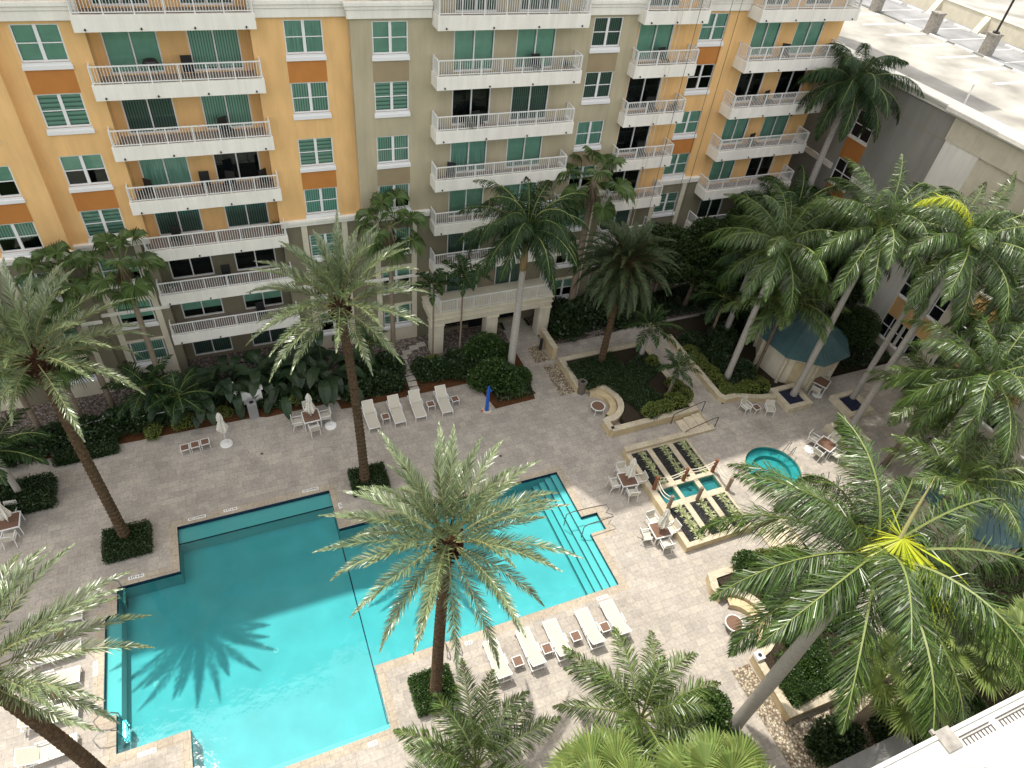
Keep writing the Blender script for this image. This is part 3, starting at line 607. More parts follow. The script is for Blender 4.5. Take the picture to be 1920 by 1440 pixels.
# ================================================================== PLANTS
UP=np.array([0,0,1.])
def nrm(a): return a/np.maximum(np.linalg.norm(a,axis=-1,keepdims=True),1e-9)
class Leaves:
    """collects leaflet blades (5 verts) and quads quickly"""
    def __init__(s): s.V=[];s.F=[];s.Mi=[];s.n=0
    def blades(s,P,D,Wd,L,Wi,droop,m=0,seg2=.55):
        P=np.asarray(P);D=nrm(np.asarray(D));Wd=nrm(np.asarray(Wd)); L=np.asarray(L)[:,None]; Wi=np.asarray(Wi)[:,None]; dr=np.asarray(droop)[:,None]
        a=P-Wd*Wi*.3; b=P+Wd*Wi*.3; mid=P+D*L*seg2-UP*dr*L*seg2*.35; D2=nrm(D-UP*dr); tip=mid+D2*L*(1-seg2)
        c=mid-Wd*Wi*.5; d=mid+Wd*Wi*.5; V=np.stack([a,b,c,d,tip],1); k=len(P); o=s.n+np.arange(k)*5
        s.V.append(V.reshape(-1,3)); s.F+= np.stack([o,o+1,o+3,o+2],1).tolist()+np.stack([o+2,o+3,o+4],1).tolist(); s.Mi+=[m]*(2*k); s.n+=5*k
    def quads(s,P,A,B,m=0):
        V=np.stack([P-A*.5,P-B*.5+A*.1,P+A*.5,P+B*.5+A*.1],1); k=len(P); o=s.n+np.arange(k)*4
        s.V.append(V.reshape(-1,3)); s.F+=np.stack([o,o+1,o+2,o+3],1).tolist(); s.Mi+=[m]*k; s.n+=4*k
    def raw(s,V,F,m=0):
        V=np.asarray(V,float); s.V.append(V); s.F+=[[i+s.n for i in f] for f in F]; s.Mi+=[m]*len(F); s.n+=len(V)
    def ribbon(s,pts,rad,m=1,n=3):
        mb=MB(); mb.tube([tuple(p) for p in pts],list(rad),n,0,False); s.raw(mb.v,mb.f,m)
    def mesh(s,name,mats):
        me=bpy.data.meshes.new(name); me.from_pydata(np.concatenate(s.V).tolist(),[],s.F)
        for x in mats: me.materials.append(M[x])
        me.polygons.foreach_set('material_index',s.Mi); me.update(); return me
def frond(lv,az,el,L,n,ll,w,droop,ang=(62,22),vee=(20,40),ldroop=.35,start=.16,twist=0,m=0,mr=1,rr=.035,base=(0,0,0),r0=.12,tipf=.35):
    S=14; t=np.linspace(0,1,S); e=el-droop*t**1.35; az_=az+twist*t*t
    d=np.stack([np.cos(e)*np.cos(az_),np.cos(e)*np.sin(az_),np.sin(e)],1); pts=np.concatenate([[np.zeros(3)],np.cumsum((d[1:]+d[:-1])/2*L/(S-1),0)])+np.array(base)+np.array([math.cos(az)*r0,math.sin(az)*r0,0])
    lv.ribbon(pts,rr*(1-.85*t),mr)
    q=np.linspace(start,.985,n); idx=q*(S-1); i0=np.clip(idx.astype(int),0,S-2); fr=(idx-i0)[:,None]
    P=pts[i0]*(1-fr)+pts[i0+1]*fr; T=nrm(d[i0]*(1-fr)+d[i0+1]*fr)
    Sd=nrm(np.cross(T,UP+1e-4)); Nn=np.cross(Sd,T)
    for sg in (-1,1):
        a=np.radians(ang[0]+(ang[1]-ang[0])*q**1.2)+rng.normal(0,.10,n); ve=np.radians(rng.uniform(vee[0],vee[1],n))
        D=T*np.cos(a)[:,None]+(Sd*sg*np.cos(ve)[:,None]+Nn*np.sin(ve)[:,None])*np.sin(a)[:,None]
        prof=np.clip(np.sin(np.pi*np.clip((q-start)/(1-start)*.86+.12,0,1))**.55,.25,1)*(1-(1-tipf)*q**3)
        le=ll*prof*rng.uniform(.88,1.1,n); Wd=nrm(np.cross(D,Nn+rng.normal(0,.35,(n,3))))
        lv.blades(P,D,Wd,le,w*rng.uniform(.8,1.2,n),ldroop*rng.uniform(.4,1.6,n),m)
def feather_crown(name,seed,n,L,nl,ll,w,droop,mats,el=(85,-25),ang=(62,22),vee=(15,45),ldroop=.35,start=.16,rr=.035,r0=.15,zs=.0,pw=.8,extra=None,tw=.25,Lmin=.75):
    global rng; rng=np.random.default_rng(seed); lv=Leaves()
    for i in range(n):
        u=i/(n-1); az=i*2.39996+rng.normal(0,.12); e=math.radians(el[0]+(el[1]-el[0])*u**pw+rng.normal(0,4))
        frond(lv,az,e,L*rng.uniform(.9,1.08)*(Lmin+(1-Lmin)*min(1,u*2.2+.2)),nl,ll,w,math.radians(droop*rng.uniform(.8,1.2)),ang,vee,ldroop,start,rng.normal(0,tw),0,1,rr,(0,0,-zs*u),r0)
    if extra: extra(lv)
    return lv.mesh(name,mats)
def fan_crown(name,seed,n,mats,pet=1.3,R=1.15,seg=26,el=(80,-55),split=.55,tipd=.45,spread=300,skirt=0):
    global rng; rng=np.random.default_rng(seed); lv=Leaves()
    for i in range(n):
        u=i/(n-1); az=i*2.39996+rng.normal(0,.15); e=math.radians(el[0]+(el[1]-el[0])*u**.85+rng.normal(0,5)); pl=pet*rng.uniform(.85,1.15); Rr=R*rng.uniform(.85,1.1)
        e2=e-math.radians(35); h=np.array([math.cos(az),math.sin(az),0]); d0=h*math.cos(e)+UP*math.sin(e); p1=d0*pl*.6+h*.12; d1=h*math.cos(e-.25)+UP*math.sin(e-.25); c=p1+d1*pl*.4
        lv.ribbon([h*.12,p1,c],[.022,.016,.012],1)
        f=h*math.cos(e2)+UP*math.sin(e2); s=np.array([-math.sin(az),math.cos(az),0]); nn=np.cross(f,s); nn=nn if nn[2]>0 else -nn
        K=seg; th=np.radians(np.linspace(-spread/2,spread/2,K+1)); cup=.25
        def dirv(a): 
            v=f*math.cos(a)+s*math.sin(a)+nn*cup*abs(math.sin(a)); return v/np.linalg.norm(v)
        for k in range(K):
            a0,a1=th[k],th[k+1]; am=(a0+a1)/2; rad=Rr*(1-.25*abs(am)/math.pi)*rng.uniform(.93,1.05)
            A=c+dirv(a0)*rad*split-UP*.03*rad; Bm=c+dirv(am)*rad*split+nn*.05*rad; B=c+dirv(a1)*rad*split-UP*.03*rad
            t1=c+dirv(am)*rad*(split+1)/2-UP*.08*rad+nn*.02; tip=c+dirv(am)*rad-UP*rad*tipd*rng.uniform(.3,1.2)
            lv.raw([c,A,Bm,B,t1,tip],[(0,1,2),(0,2,3),(1,4,2),(2,4,3),(1,5,4),(4,5,3)],0)
    for i in range(skirt):
        az=rng.uniform(0,6.28); h=np.array([math.cos(az),math.sin(az),0]); z=-rng.uniform(.1,.9)
        P=np.repeat([h*.2+UP*z],7,0); D=nrm(h*.45-UP*1.0+rng.normal(0,.16,(7,3))); lv.blades(P,D,np.cross(D,h)+.01,rng.uniform(.6,1.1,7),np.full(7,.06),np.full(7,.1),2)
    return lv.mesh(name,mats)
def trunk_mesh(kind,h,r0,r1,bend=(0,0)):
    mb=MB()
    if kind=='date':
        n=18; K=int(h/.075); vs=[]
        for i in range(K+1):
            z=h*i/K; tt=i/K; r=r0+(r1-r0)*tt+ (.12*math.exp(-z*2)) 
            ph=(i%4)/4
            for j in range(n):
                a=2*math.pi*j/n+ .35*(i//4); sw=((j+ (i//4)*1.5)%3)/3
                rr=r+.07*ph*(1-.5*abs(sw-.5))+(.02 if (j+i//4)%3==0 else 0)
                vs.append((bend[0]*tt*tt+rr*math.cos(a),bend[1]*tt*tt+rr*math.sin(a),z))
        fs=[(i*n+j,i*n+(j+1)%n,(i+1)*n+(j+1)%n,(i+1)*n+j) for i in range(K) for j in range(n)]; mb.add(vs,fs)
    else:
        K=26; pts=[];rd=[]
        for i in range(K+1):
            t=i/K; z=h*t
            if kind=='royal': r=r0*(1.0+.45*math.exp(-z*1.6)+.22*math.exp(-((t-.45)/.28)**2))*(1-.22*t)
            else: r=r0+(r1-r0)*t+.5*r0*math.exp(-z*3)
            pts.append((bend[0]*t*t,bend[1]*t*t,z)); rd.append(r)
        mb.tube(pts,rd,14)
    return mb
def palm(name,label,cat,x,y,z,kind,crown,rz=0,s=1,z0=0,group='palms around the pool courtyard',tmat=None,r=None,bend=(0,0),shaft=None,head=True):
    t=empty(name,label,cat,(x,y,z0),0,group); h=z-z0
    if kind=='date':
        trunk_mesh('date',h-.3,.22,.15,bend).build('trunk',['trunk_date'],t)
        if head:
            q=MB(); n=60
            q.lathe([(.20,h-1.2),(.34,h-.7),(.38,h-.3),(.30,h+.15),(.1,h+.35)],12)
            for i in range(n):
                a=i*2.4; zz=h-1.15+1.15*i/n; q.bar((.30*math.cos(a),.30*math.sin(a),zz),(.52*math.cos(a),.52*math.sin(a),zz+.26),.09,.05)
            o=q.build('frond_boots',['trunk_boots'],t); o.location=(bend[0],bend[1],0)
    elif kind=='royal':
        sh=shaft or 1.6; hh=h-sh
        trunk_mesh('royal',hh,r or .20,0,bend).build('trunk',['trunk_royal'],t,smooth=True)
        q=MB(); q.tube([(bend[0],bend[1],hh-.02),(bend[0],bend[1],hh+.25*sh),(bend[0],bend[1],hh+.7*sh),(bend[0],bend[1],h)],[(r or .20)*.86,(r or .20)*.98,(r or .20)*.62,.12],12); q.build('crownshaft',[tmat or 'crownshaft_green'],t,smooth=True)
    else:
        trunk_mesh('fan',h,r or .17,(r or .17)*.8,bend).build('trunk',[tmat or 'trunk_fan'],t,smooth=True)
    c=link('crown',crown,t,(bend[0],bend[1],h),rz,s)
    return t
DATE=[feather_crown('crown',11+i,44,4.2,104,.56,.028,50,['date_leaf','rachis_yellow'],el=(88,-6),ang=(55,18),vee=(0,60),ldroop=.03,start=.15,rr=.03,r0=.2,zs=.35,pw=.9,tw=.12) for i in range(3)]
DATED=feather_crown('crown',31,110,3.7,84,.55,.040,74,['date_leaf_dark','rachis_brown'],el=(86,-55),ang=(55,20),vee=(5,40),ldroop=.05,start=.14,rr=.035,r0=.15,zs=.3,pw=.8,tw=.1)
ROY=[feather_crown('crown',51+i,23,5.1,185,1.0,.031,80,['royal_leaf','rachis_green'],el=(86,-18),ang=(70,35),vee=(-55,40),ldroop=1.7,start=.12,rr=.045,r0=.12,zs=.2,pw=.75) for i in range(3)]
ROYD=feather_crown('crown',61,26,4.6,150,.95,.038,100,['royal_leaf_dark','rachis_green'],el=(88,-22),ang=(70,35),vee=(-55,35),ldroop=1.8,start=.12,rr=.045,r0=.12,zs=.2)
COCO=[feather_crown('crown',71+i,18,3.4,110,.85,.030,66,['coco_leaf','rachis_green'],el=(84,5),ang=(68,30),vee=(-30,30),ldroop=.9,start=.14,rr=.04,r0=.08) for i in range(2)]
COCOD=feather_crown('crown',75,14,2.3,46,.55,.05,75,['royal_leaf_dark','rachis_green'],el=(82,0),ang=(68,30),vee=(-15,25),ldroop=.5,start=.14,rr=.03,r0=.06)
XMAS=feather_crown('crown',81,10,1.7,26,.48,.07,95,['royal_leaf_dark','rachis_green'],el=(75,15),ang=(70,35),vee=(0,35),ldroop=.35,start=.12,rr=.025,r0=.05)
FAN=[fan_crown('crown',91+i,16,['fan_leaf','rachis_green','dead_leaf'],pet=1.65,R=1.15,tipd=.6,skirt=26) for i in range(2)]
FANB=[fan_crown('crown',95+i,20,['fan_leaf_bright','rachis_green','dead_leaf'],pet=1.5,R=1.35,seg=34,el=(78,-25),split=.62,tipd=.2) for i in range(2)]
# date palms
palm('date_palm','tall silver-green date palm left of the pool, rising from a square hedge, trunk fully seen','palm tree',-8.25,24.99,12.9,'date',DATE[0],.4)
palm('date_palm','tall silver-green date palm between the white loungers and the far pool edge','palm tree',4.1,24.86,13.3,'date',DATE[1],1.0,bend=(-.45,.05))
palm('date_palm','silver-green date palm in front, its crown seen over the turquoise pool','palm tree',4.35,12.12,12.65,'date',DATE[2],2.2,bend=(.2,0))
palm('date_palm','silver-green date palm cut by the left edge beside the poolside loungers','palm tree',-8.1,12.05,12.6,'date',DATE[1],3.9,bend=(-.75,.1))
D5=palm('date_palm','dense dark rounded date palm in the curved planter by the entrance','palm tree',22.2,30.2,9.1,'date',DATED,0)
# royal palms
palm('royal_palm','royal palm with pale straight trunk in front of the entrance portico','palm tree',15.5,30.95,11.6,'royal',feather_crown('crown',121,32,4.9,125,1.0,.042,118,['royal_leaf_dark','rachis_green'],el=(90,12),ang=(66,30),vee=(-50,30),ldroop=1.5,start=.1,rr=.045,r0=.12,zs=.2,pw=1.0),.6,tmat='crownshaft_brown',r=.24,shaft=2.6)
palm('royal_palm','royal palm growing from the garden bed left of the teal pavilion','palm tree',30.2,26.1,11.7,'royal',ROY[0],.3,z0=.5)
palm('royal_palm','royal palm in the square planter directly before the teal pavilion','palm tree',33.7,23.1,14.2,'royal',ROY[1],1.1,z0=.5)
palm('royal_palm','slimmer royal palm in the middle square planter, leaning past the orange panels','palm tree',37.75,21.6,13.6,'royal',ROY[2],2.1,z0=.5,r=.17)
R5=palm('royal_palm','royal palm with one yellow frond at the right edge against the garage wall','palm tree',35.4,19.25,15.2,'royal',ROY[0],4.1,z0=.5)
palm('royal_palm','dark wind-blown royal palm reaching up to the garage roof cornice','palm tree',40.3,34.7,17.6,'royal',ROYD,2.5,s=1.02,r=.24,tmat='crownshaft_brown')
palm('royal_palm','royal palm right of the spa whose fronds fill the right edge','palm tree',33.7,13.6,11.2,'royal',ROY[2],.5,z0=.5,tmat='crownshaft_brown')
palm('royal_palm','royal palm deep in the right garden behind the lowest orange panel','palm tree',38.6,15.4,12.0,'royal',ROY[1],3.0,z0=.5)
palm('royal_palm','royal palm at the right edge above the sunlit beige garage wall','palm tree',42.3,19.6,13.4,'royal',ROY[0],5.2,z0=.5)
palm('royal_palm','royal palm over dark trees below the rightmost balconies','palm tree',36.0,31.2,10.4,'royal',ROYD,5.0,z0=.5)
R8=palm('royal_palm','big near royal palm with grey trunk and yellow spear leaf, lower right','palm tree',16.6,6.1,14.7,'royal',None or feather_crown('crown',111,22,6.0,250,1.25,.029,72,['royal_leaf','rachis_green'],el=(72,-14),ang=(62,30),vee=(-65,45),ldroop=1.5,start=.12,rr=.055,r0=.14,zs=.2,pw=.7),1.55,r=.26)
# yellow young leaf on the near royal palm and a yellow frond on another
rng=np.random.default_rng(5); lv=Leaves(); n=90; th=rng.uniform(0,6.283,n); el=rng.uniform(-.6,.35,n)
D=np.stack([np.cos(th)*np.cos(el),np.sin(th)*np.cos(el),np.sin(el)],1); D[:,1]-=.35; lv.blades(np.zeros((n,3))+[.1,0,.2],D,np.cross(D,UP),rng.uniform(.9,2.3,n),np.full(n,.05),rng.uniform(.8,1.7,n),0)
D=nrm(np.stack([rng.normal(.0,.3,40),rng.normal(-.9,.25,40),rng.uniform(-.25,.12,40)],1)); lv.blades(np.zeros((40,3))+[.1,0,.2],D,np.cross(D,UP),rng.uniform(1.8,2.9,40),np.full(40,.09),rng.uniform(.3,.9,40),0)
o=tag(bpy.data.objects.new('young_leaf',lv.mesh('young_leaf',['yellow_leaf'])),'bright yellow newly opened leaf'); col.objects.link(o); o.parent=R8; o.location=(.25,-.15,15.3)
q=MB(); q.tube([(0,0,0),(.35,.3,.9),(.75,.65,2.2)],[.07,.055,.01],7); o=q.build('spear_leaf','rachis_yellow',R8); o.location=(.25,-.15,15.3)
lv=Leaves(); frond(lv,2.5,1.35,4.7,150,.85,.042,2.5,ang=(70,38),vee=(-45,40),ldroop=1.1,m=0,mr=1,rr=.05); o=tag(bpy.data.objects.new('yellow_frond',lv.mesh('yellow_frond',['yellow_leaf','rachis_yellow'])),'yellow arching frond'); col.objects.link(o); o.parent=R5; o.location=(0,0,14.8)
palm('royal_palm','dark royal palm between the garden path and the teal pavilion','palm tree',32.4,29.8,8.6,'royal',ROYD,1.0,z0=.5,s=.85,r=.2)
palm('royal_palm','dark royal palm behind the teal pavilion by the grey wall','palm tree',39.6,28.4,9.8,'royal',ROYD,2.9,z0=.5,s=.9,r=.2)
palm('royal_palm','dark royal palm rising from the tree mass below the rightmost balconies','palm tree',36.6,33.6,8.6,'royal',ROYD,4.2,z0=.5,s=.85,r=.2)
# fan palms
palm('fan_palm','fan palm in front of the lowest left balconies','palm tree',-5.9,35.0,10.1,'fan',FAN[0],0,s=.85,tmat='trunk_fan')
palm('fan_palm','fan palm beside the leftmost date palm crown near the gold wall','palm tree',-8.95,35.1,9.7,'fan',FAN[1],1.2,s=.85)
palm('fan_palm','fan palm with thin trunk against the tan wall left of the entrance','palm tree',8.5,35.2,10.4,'fan',FAN[1],2.4,s=.9)
palm('fan_palm','large fan palm behind the entrance, right of its terrace','palm tree',22.3,35.8,11.6,'fan',FAN[0],3.5,s=1.08,r=.26)
palm('fan_palm','leaning fan palm over the gravel at the far left edge','palm tree',-12.6,33.9,6.8,'fan',FAN[0],.7)
palm('fan_palm','short dark fan palm before the ground-floor window at left','palm tree',-10.6,34.5,5.6,'fan',FAN[1],2.0,s=.85)
palm('fan_palm','bright green fan palm at the bottom edge left of the grey canopy','palm tree',7.3,4.1,8.6,'fan',FANB[0],0,s=.8)
palm('fan_palm','bright green fan palm touching the grey trunk base at the bottom edge','palm tree',10.4,2.9,9.0,'fan',FANB[1],1.0,s=.8)
palm('fan_palm','bright fan palm beneath the big royal palm fronds, brown trunk by the gravel','palm tree',22.0,4.2,5.4,'fan',FANB[0],2.0,s=.8,r=.22)
palm('fan_palm','bright fan palm nearest the white building corner at lower right','palm tree',25.4,4.4,5.6,'fan',FANB[1],3.2,s=.8,r=.22)
palm('fan_palm','small fan palm at the right of the lower right garden','palm tree',29.0,3.6,5.0,'fan',FANB[0],4.2,s=.8,r=.2)
# feathery small palms
palm('christmas_palm','slender small palm leaning at the left corner of the entrance portico','palm tree',11.0,34.2,6.3,'fan',XMAS,0,r=.07)
palm('christmas_palm','slender small palm with thin trunk before the portico opening','palm tree',12.9,34.0,7.0,'fan',XMAS,1.5,s=1.1,r=.07)
palm('small_palm','small palm with pale leaning trunk in the curved planter hedge','palm tree',25.3,29.9,3.6,'fan',COCOD,0,r=.17,tmat='trunk_royal',bend=(-.2,-.3),z0=.5)
palm('small_palm','small drooping palm at the right end of the curved planter','palm tree',25.3,26.0,2.9,'fan',COCOD,1.2,s=.75,r=.1,z0=.5)
palm('small_palm','dark coconut palm behind the garden path left of the pavilion','palm tree',31.6,30.3,4.4,'fan',COCOD,2.3,s=1.3,r=.12,z0=.5)
palm('small_palm','coconut palm overhanging the teal pavilion roof','palm tree',32.6,26.0,6.9,'fan',COCO[1],.4,s=1.25,r=.12,z0=.5,tmat='bark')
palm('coconut_palm','sunlit coconut palm with dark trunk right of the spa','palm tree',35.5,16.1,6.7,'fan',COCO[0],.9,s=1.25,r=.14,z0=.5,tmat='bark')
palm('coconut_palm','dark coconut palm at the left edge over the shaded bed','palm tree',-13.3,29.5,3.9,'fan',COCOD,3.0,s=1.35,r=.17,tmat='trunk_royal')
palm('coconut_palm','green coconut palm at the bottom edge just right of the front date palm','palm tree',4.4,7.5,4.4,'fan',COCO[0],2.0,s=1.15,r=.16)
palm('coconut_palm','green coconut palm between the poolside loungers and the bottom edge','palm tree',11.3,7.0,3.9,'fan',COCO[1],1.1,s=1.2,r=.16)
palm('coconut_palm','coconut palm beside the yellow-leaved royal palm near the right edge','palm tree',31.8,10.8,6.8,'fan',COCO[1],4.1,s=1.25,r=.14,z0=.5)
# ---- shrubs, hedges, trees
def cloud(lobes,n,size,mats,seed,core=True,up=.3,asp=.5):
    r=np.random.default_rng(seed); lv=Leaves(); tot=sum(l[3]*l[4]+l[4]*l[5]+l[3]*l[5] for l in lobes)
    for (cx,cy,cz,rx,ry,rz) in lobes:
        k=int(n*(rx*ry+ry*rz+rx*rz)/tot); d=nrm(r.normal(0,1,(k,3))); d[:,2]=np.where(d[:,2]<-.35,-d[:,2],d[:,2]); rad=r.uniform(.72,1.06,k)**.8
        P=np.stack([cx+d[:,0]*rx*rad,cy+d[:,1]*ry*rad,cz+d[:,2]*rz*rad],1); P[:,2]=np.maximum(P[:,2],.03)
        A=nrm(d+UP*up+r.normal(0,.75,(k,3))); B=nrm(np.cross(A,nrm(r.normal(0,1,(k,3))+d*.4))); s=size*r.uniform(.6,1.3,k)[:,None]
        lv.quads(P,A*s,B*s*asp,0)
        if core:
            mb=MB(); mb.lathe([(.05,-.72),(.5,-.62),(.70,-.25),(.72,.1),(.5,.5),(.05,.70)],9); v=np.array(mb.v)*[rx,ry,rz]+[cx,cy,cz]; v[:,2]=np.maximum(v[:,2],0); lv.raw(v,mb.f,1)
    return lv.mesh(mats[2] if len(mats)>2 else 'foliage',mats[:2])
def boxhedge(wx,wy,h,n,size,leaf,seed):
    r=np.random.default_rng(seed); lv=Leaves(); pts=[];nr=[]
    at=wx*wy; as_=(wx+wy)*2*h; k1=int(n*at/(at+as_)); k2=n-k1
    pts.append(np.stack([r.uniform(-wx/2,wx/2,k1),r.uniform(-wy/2,wy/2,k1),h+r.normal(0,.05,k1)+.05*np.sin(r.uniform(0,6,k1))],1)); nr.append(np.tile(UP,(k1,1)))
    s=r.integers(0,4,k2); u=r.uniform(-.5,.5,k2); z=r.uniform(.02,h,k2); o=.5+r.normal(0,.02,k2)
    X=np.where(s<2,u*wx,np.where(s==2,o*wx,-o*wx)); Y=np.where(s<2,np.where(s==0,o*wy,-o*wy),u*wy); pts.append(np.stack([X,Y,z],1)); nr.append(np.stack([np.where(s==2,1.,np.where(s==3,-1.,0)),np.where(s==0,1.,np.where(s==1,-1.,0)),np.zeros(k2)],1))
    P=np.concatenate(pts);Nn=np.concatenate(nr); k=len(P); A=nrm(Nn*.6+UP*.3+r.normal(0,.7,(k,3))); B=nrm(np.cross(A,r.normal(0,1,(k,3)))); sz=size*r.uniform(.6,1.3,k)[:,None]; lv.quads(P,A*sz,B*sz*.55,0)
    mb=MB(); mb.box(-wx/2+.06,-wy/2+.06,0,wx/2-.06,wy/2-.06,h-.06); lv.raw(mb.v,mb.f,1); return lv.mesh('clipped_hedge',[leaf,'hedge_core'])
def thing_mesh(name,me,label,cat,loc,rz=0,s=1,group=None): return tag(link(name,me,None,loc,rz,s),label,cat,group)
HG='clipped hedges around palm bases'
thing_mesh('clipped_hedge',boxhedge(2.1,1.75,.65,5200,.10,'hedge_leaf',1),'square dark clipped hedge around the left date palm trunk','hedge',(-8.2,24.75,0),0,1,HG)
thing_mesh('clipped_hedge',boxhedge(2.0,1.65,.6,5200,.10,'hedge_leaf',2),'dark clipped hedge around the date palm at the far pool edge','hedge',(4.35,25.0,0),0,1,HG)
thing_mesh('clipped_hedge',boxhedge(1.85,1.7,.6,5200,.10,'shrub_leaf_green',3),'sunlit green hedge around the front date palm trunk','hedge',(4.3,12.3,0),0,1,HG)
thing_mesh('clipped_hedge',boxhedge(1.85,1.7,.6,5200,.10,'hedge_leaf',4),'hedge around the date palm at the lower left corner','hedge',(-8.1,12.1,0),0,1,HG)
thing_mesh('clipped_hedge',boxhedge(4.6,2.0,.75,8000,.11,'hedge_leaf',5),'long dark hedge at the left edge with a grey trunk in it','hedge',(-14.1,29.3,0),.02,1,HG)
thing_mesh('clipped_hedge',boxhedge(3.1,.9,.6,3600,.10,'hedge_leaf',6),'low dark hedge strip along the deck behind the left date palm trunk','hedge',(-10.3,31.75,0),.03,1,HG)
SHR=[cloud([(0,0,.5,.9,.9,.75),(.5,.4,.4,.6,.6,.6),(-.5,-.3,.4,.6,.6,.55)],2600,.17,['shrub_leaf','hedge_core'],21),cloud([(0,0,.6,1.1,.8,.85),(-.7,.1,.4,.7,.7,.6),(.6,-.2,.35,.6,.6,.5)],2800,.20,['shrub_leaf','hedge_core'],22)]
SHL=[cloud([(0,0,.3,.55,.5,.42),(.4,.15,.25,.4,.4,.35)],1100,.13,['shrub_leaf_light','hedge_core'],23)]
SHG=[cloud([(0,0,.8,1.3,1.2,1.0),(.8,.3,.5,.9,.9,.7),(-.7,-.5,.5,.9,.8,.7)],5200,.17,['shrub_leaf_green','hedge_core'],24),cloud([(0,0,.5,.7,.7,.6)],1600,.12,['shrub_leaf_green','hedge_core'],25)]
def bigleaf(seed,n,L,W,mat_,h=.4):
    r=np.random.default_rng(seed); lv=Leaves()
    for i in range(n):
        az=i*2.4+r.normal(0,.3); el=r.uniform(.5,1.35); st=r.uniform(.5,1.3)*L; hd=np.array([math.cos(az),math.sin(az),0]); b=np.array([r.uniform(-.3,.3),r.uniform(-.3,.3),h*r.uniform(0,1)]); p=b+(hd*math.cos(el)+UP*math.sin(el))*st
        lv.ribbon([b,p],[.025,.015],0); s=np.array([-math.sin(az),math.cos(az),0]); S=6; row=[]; q=p.copy(); e=el-.3
        for k in range(S+1):
            t=k/S; w_=W*math.sin(math.pi*min(1,.12+t*.88))**.7*.5; row+= [q-s*w_+UP*w_*.25,q,q+s*w_+UP*w_*.25]; e-=.28; q=q+(hd*math.cos(e)+UP*math.sin(e))*L/S
        F=[(3*k+a,3*k+a+1,3*k+a+4,3*k+a+3) for k in range(S) for a in (0,1)]; lv.raw(row,F,0)
    return lv.mesh('bird_of_paradise',[mat_])
BIG=[bigleaf(41,26,1.5,.55,'big_leaf'),bigleaf(42,22,1.3,.5,'big_leaf')]
SPK=None
def spiky(seed,n,L,w,mats,el=(.4,1.4)):
    r=np.random.default_rng(seed); lv=Leaves(); th=r.uniform(0,6.283,n); e=r.uniform(*el,n); D=np.stack([np.cos(th)*np.cos(e),np.sin(th)*np.cos(e),np.sin(e)],1); lv.blades(np.zeros((n,3)),D,np.cross(D,UP),L*r.uniform(.6,1.1,n),np.full(n,w),r.uniform(.2,.9,n),0); return lv.mesh('spiky_plant',mats)
SPI=spiky(1,60,.85,.06,['shrub_leaf_green']); GRS=spiky(2,34,.55,.05,['grass_blade'],el=(.25,1.2)); REDP=spiky(3,40,.8,.11,['red_leaf'])
NG='shrubs in the bed along the apartment building'
# north bed, left to right
def row(me,name,cat,label_fn,pts,group,s=(.85,1.2)):
    for i,(x,y,z) in enumerate(pts): thing_mesh(name,me[i%len(me)] if isinstance(me,list) else me,label_fn(i,len(pts)),cat,(x,y,z),random.uniform(0,6.28),random.uniform(*s),group)
def nth(i,n,a,ends=('leftmost','rightmost')):
    k=['first','second','third','fourth','fifth','sixth','seventh','eighth','ninth','tenth','eleventh','twelfth','thirteenth','fourteenth'][i]
    return '%s, %s from the left'%(a,k) if i<n-1 else '%s, %s of them'%(a,ends[1])
row(SHR,'dark_shrub','shrub',lambda i,n:nth(i,n,'dark shrub in the shaded bed left of the towel cabinet'),[(-13.6,32.6,0),(-11.9,32.9,0),(-10.1,33.0,0),(-8.6,33.3,0),(-7.0,33.4,0),(-5.4,33.7,0),(-3.8,34.0,0)],NG)
row(SHR,'dark_shrub','shrub',lambda i,n:nth(i,n,'dark low shrub along the deck between towel cabinet and date palm'),[(-.3,33.2,0),(.5,32.9,0),(1.6,33.2,0),(2.9,33.0,0),(4.9,33.1,0)],NG,(.7,1))
row(SHR,'dark_shrub','shrub',lambda i,n:nth(i,n,'dark shrub behind the four shaded loungers'),[(5.4,32.4,0),(6.2,33.6,0),(7.3,32.5,0),(7.9,33.7,0)],NG,(.9,1.1))
row(SHR,'dark_shrub','shrub',lambda i,n:nth(i,n,'dark shrub in the bed before the portico'),[(9.9,33.2,0),(10.9,32.6,0),(11.9,32.4,0),(12.4,33.3,0),(13.1,32.6,0)],NG,(.8,1))
row(SHL,'variegated_shrub','shrub',lambda i,n:nth(i,n,'pale variegated shrub in the shaded building bed'),[(-8.4,33.0,.1),(-6.8,32.5,0),(-4.9,32.6,0),(-2.9,32.9,0),(1.5,32.3,.4),(5.0,32.6,.3),(10.6,33.6,0)],'variegated shrubs',(.8,1.2))
row(BIG,'bird_of_paradise','plant',lambda i,n:nth(i,n,'large-leaved bird of paradise clump before the left patio fence'),[(-5.2,34.3,0),(-3.6,33.3,0),(-2.2,34.4,0),(-.3,34.6,0),(.9,33.9,0),(2.3,34.7,0),(3.4,33.7,0)],'bird of paradise clumps',(1.0,1.35))
for i,(x,y,s,l) in enumerate([(-6.6,34.2,1.15,'dark feathery palm clump left of the bird of paradise plants'),(-5.0,32.9,.9,'dark feathery palm clump hanging over the orange mulch edge'),(6.6,34.6,.8,'young feathery palm behind the date palm trunk near the stepping stones')]):
    palm('small_palm',l,'palm tree',x,y,2.2,'fan',COCOD,i*1.7,s=s,r=.09)
row(SHG,'round_bush','shrub',lambda i,n:['big rounded green bush before the portico beside the pale royal trunk','green bush spilling to the deck corner below the royal palm','small green bush at the foot of the pale royal palm','green bush right of the pale royal trunk by the path'][i],[(14.6,33.2,0),(15.3,29.6,0),(14.3,30.5,0),(16.0,30.3,0)],'green bushes by the portico',(1.1,1.25))
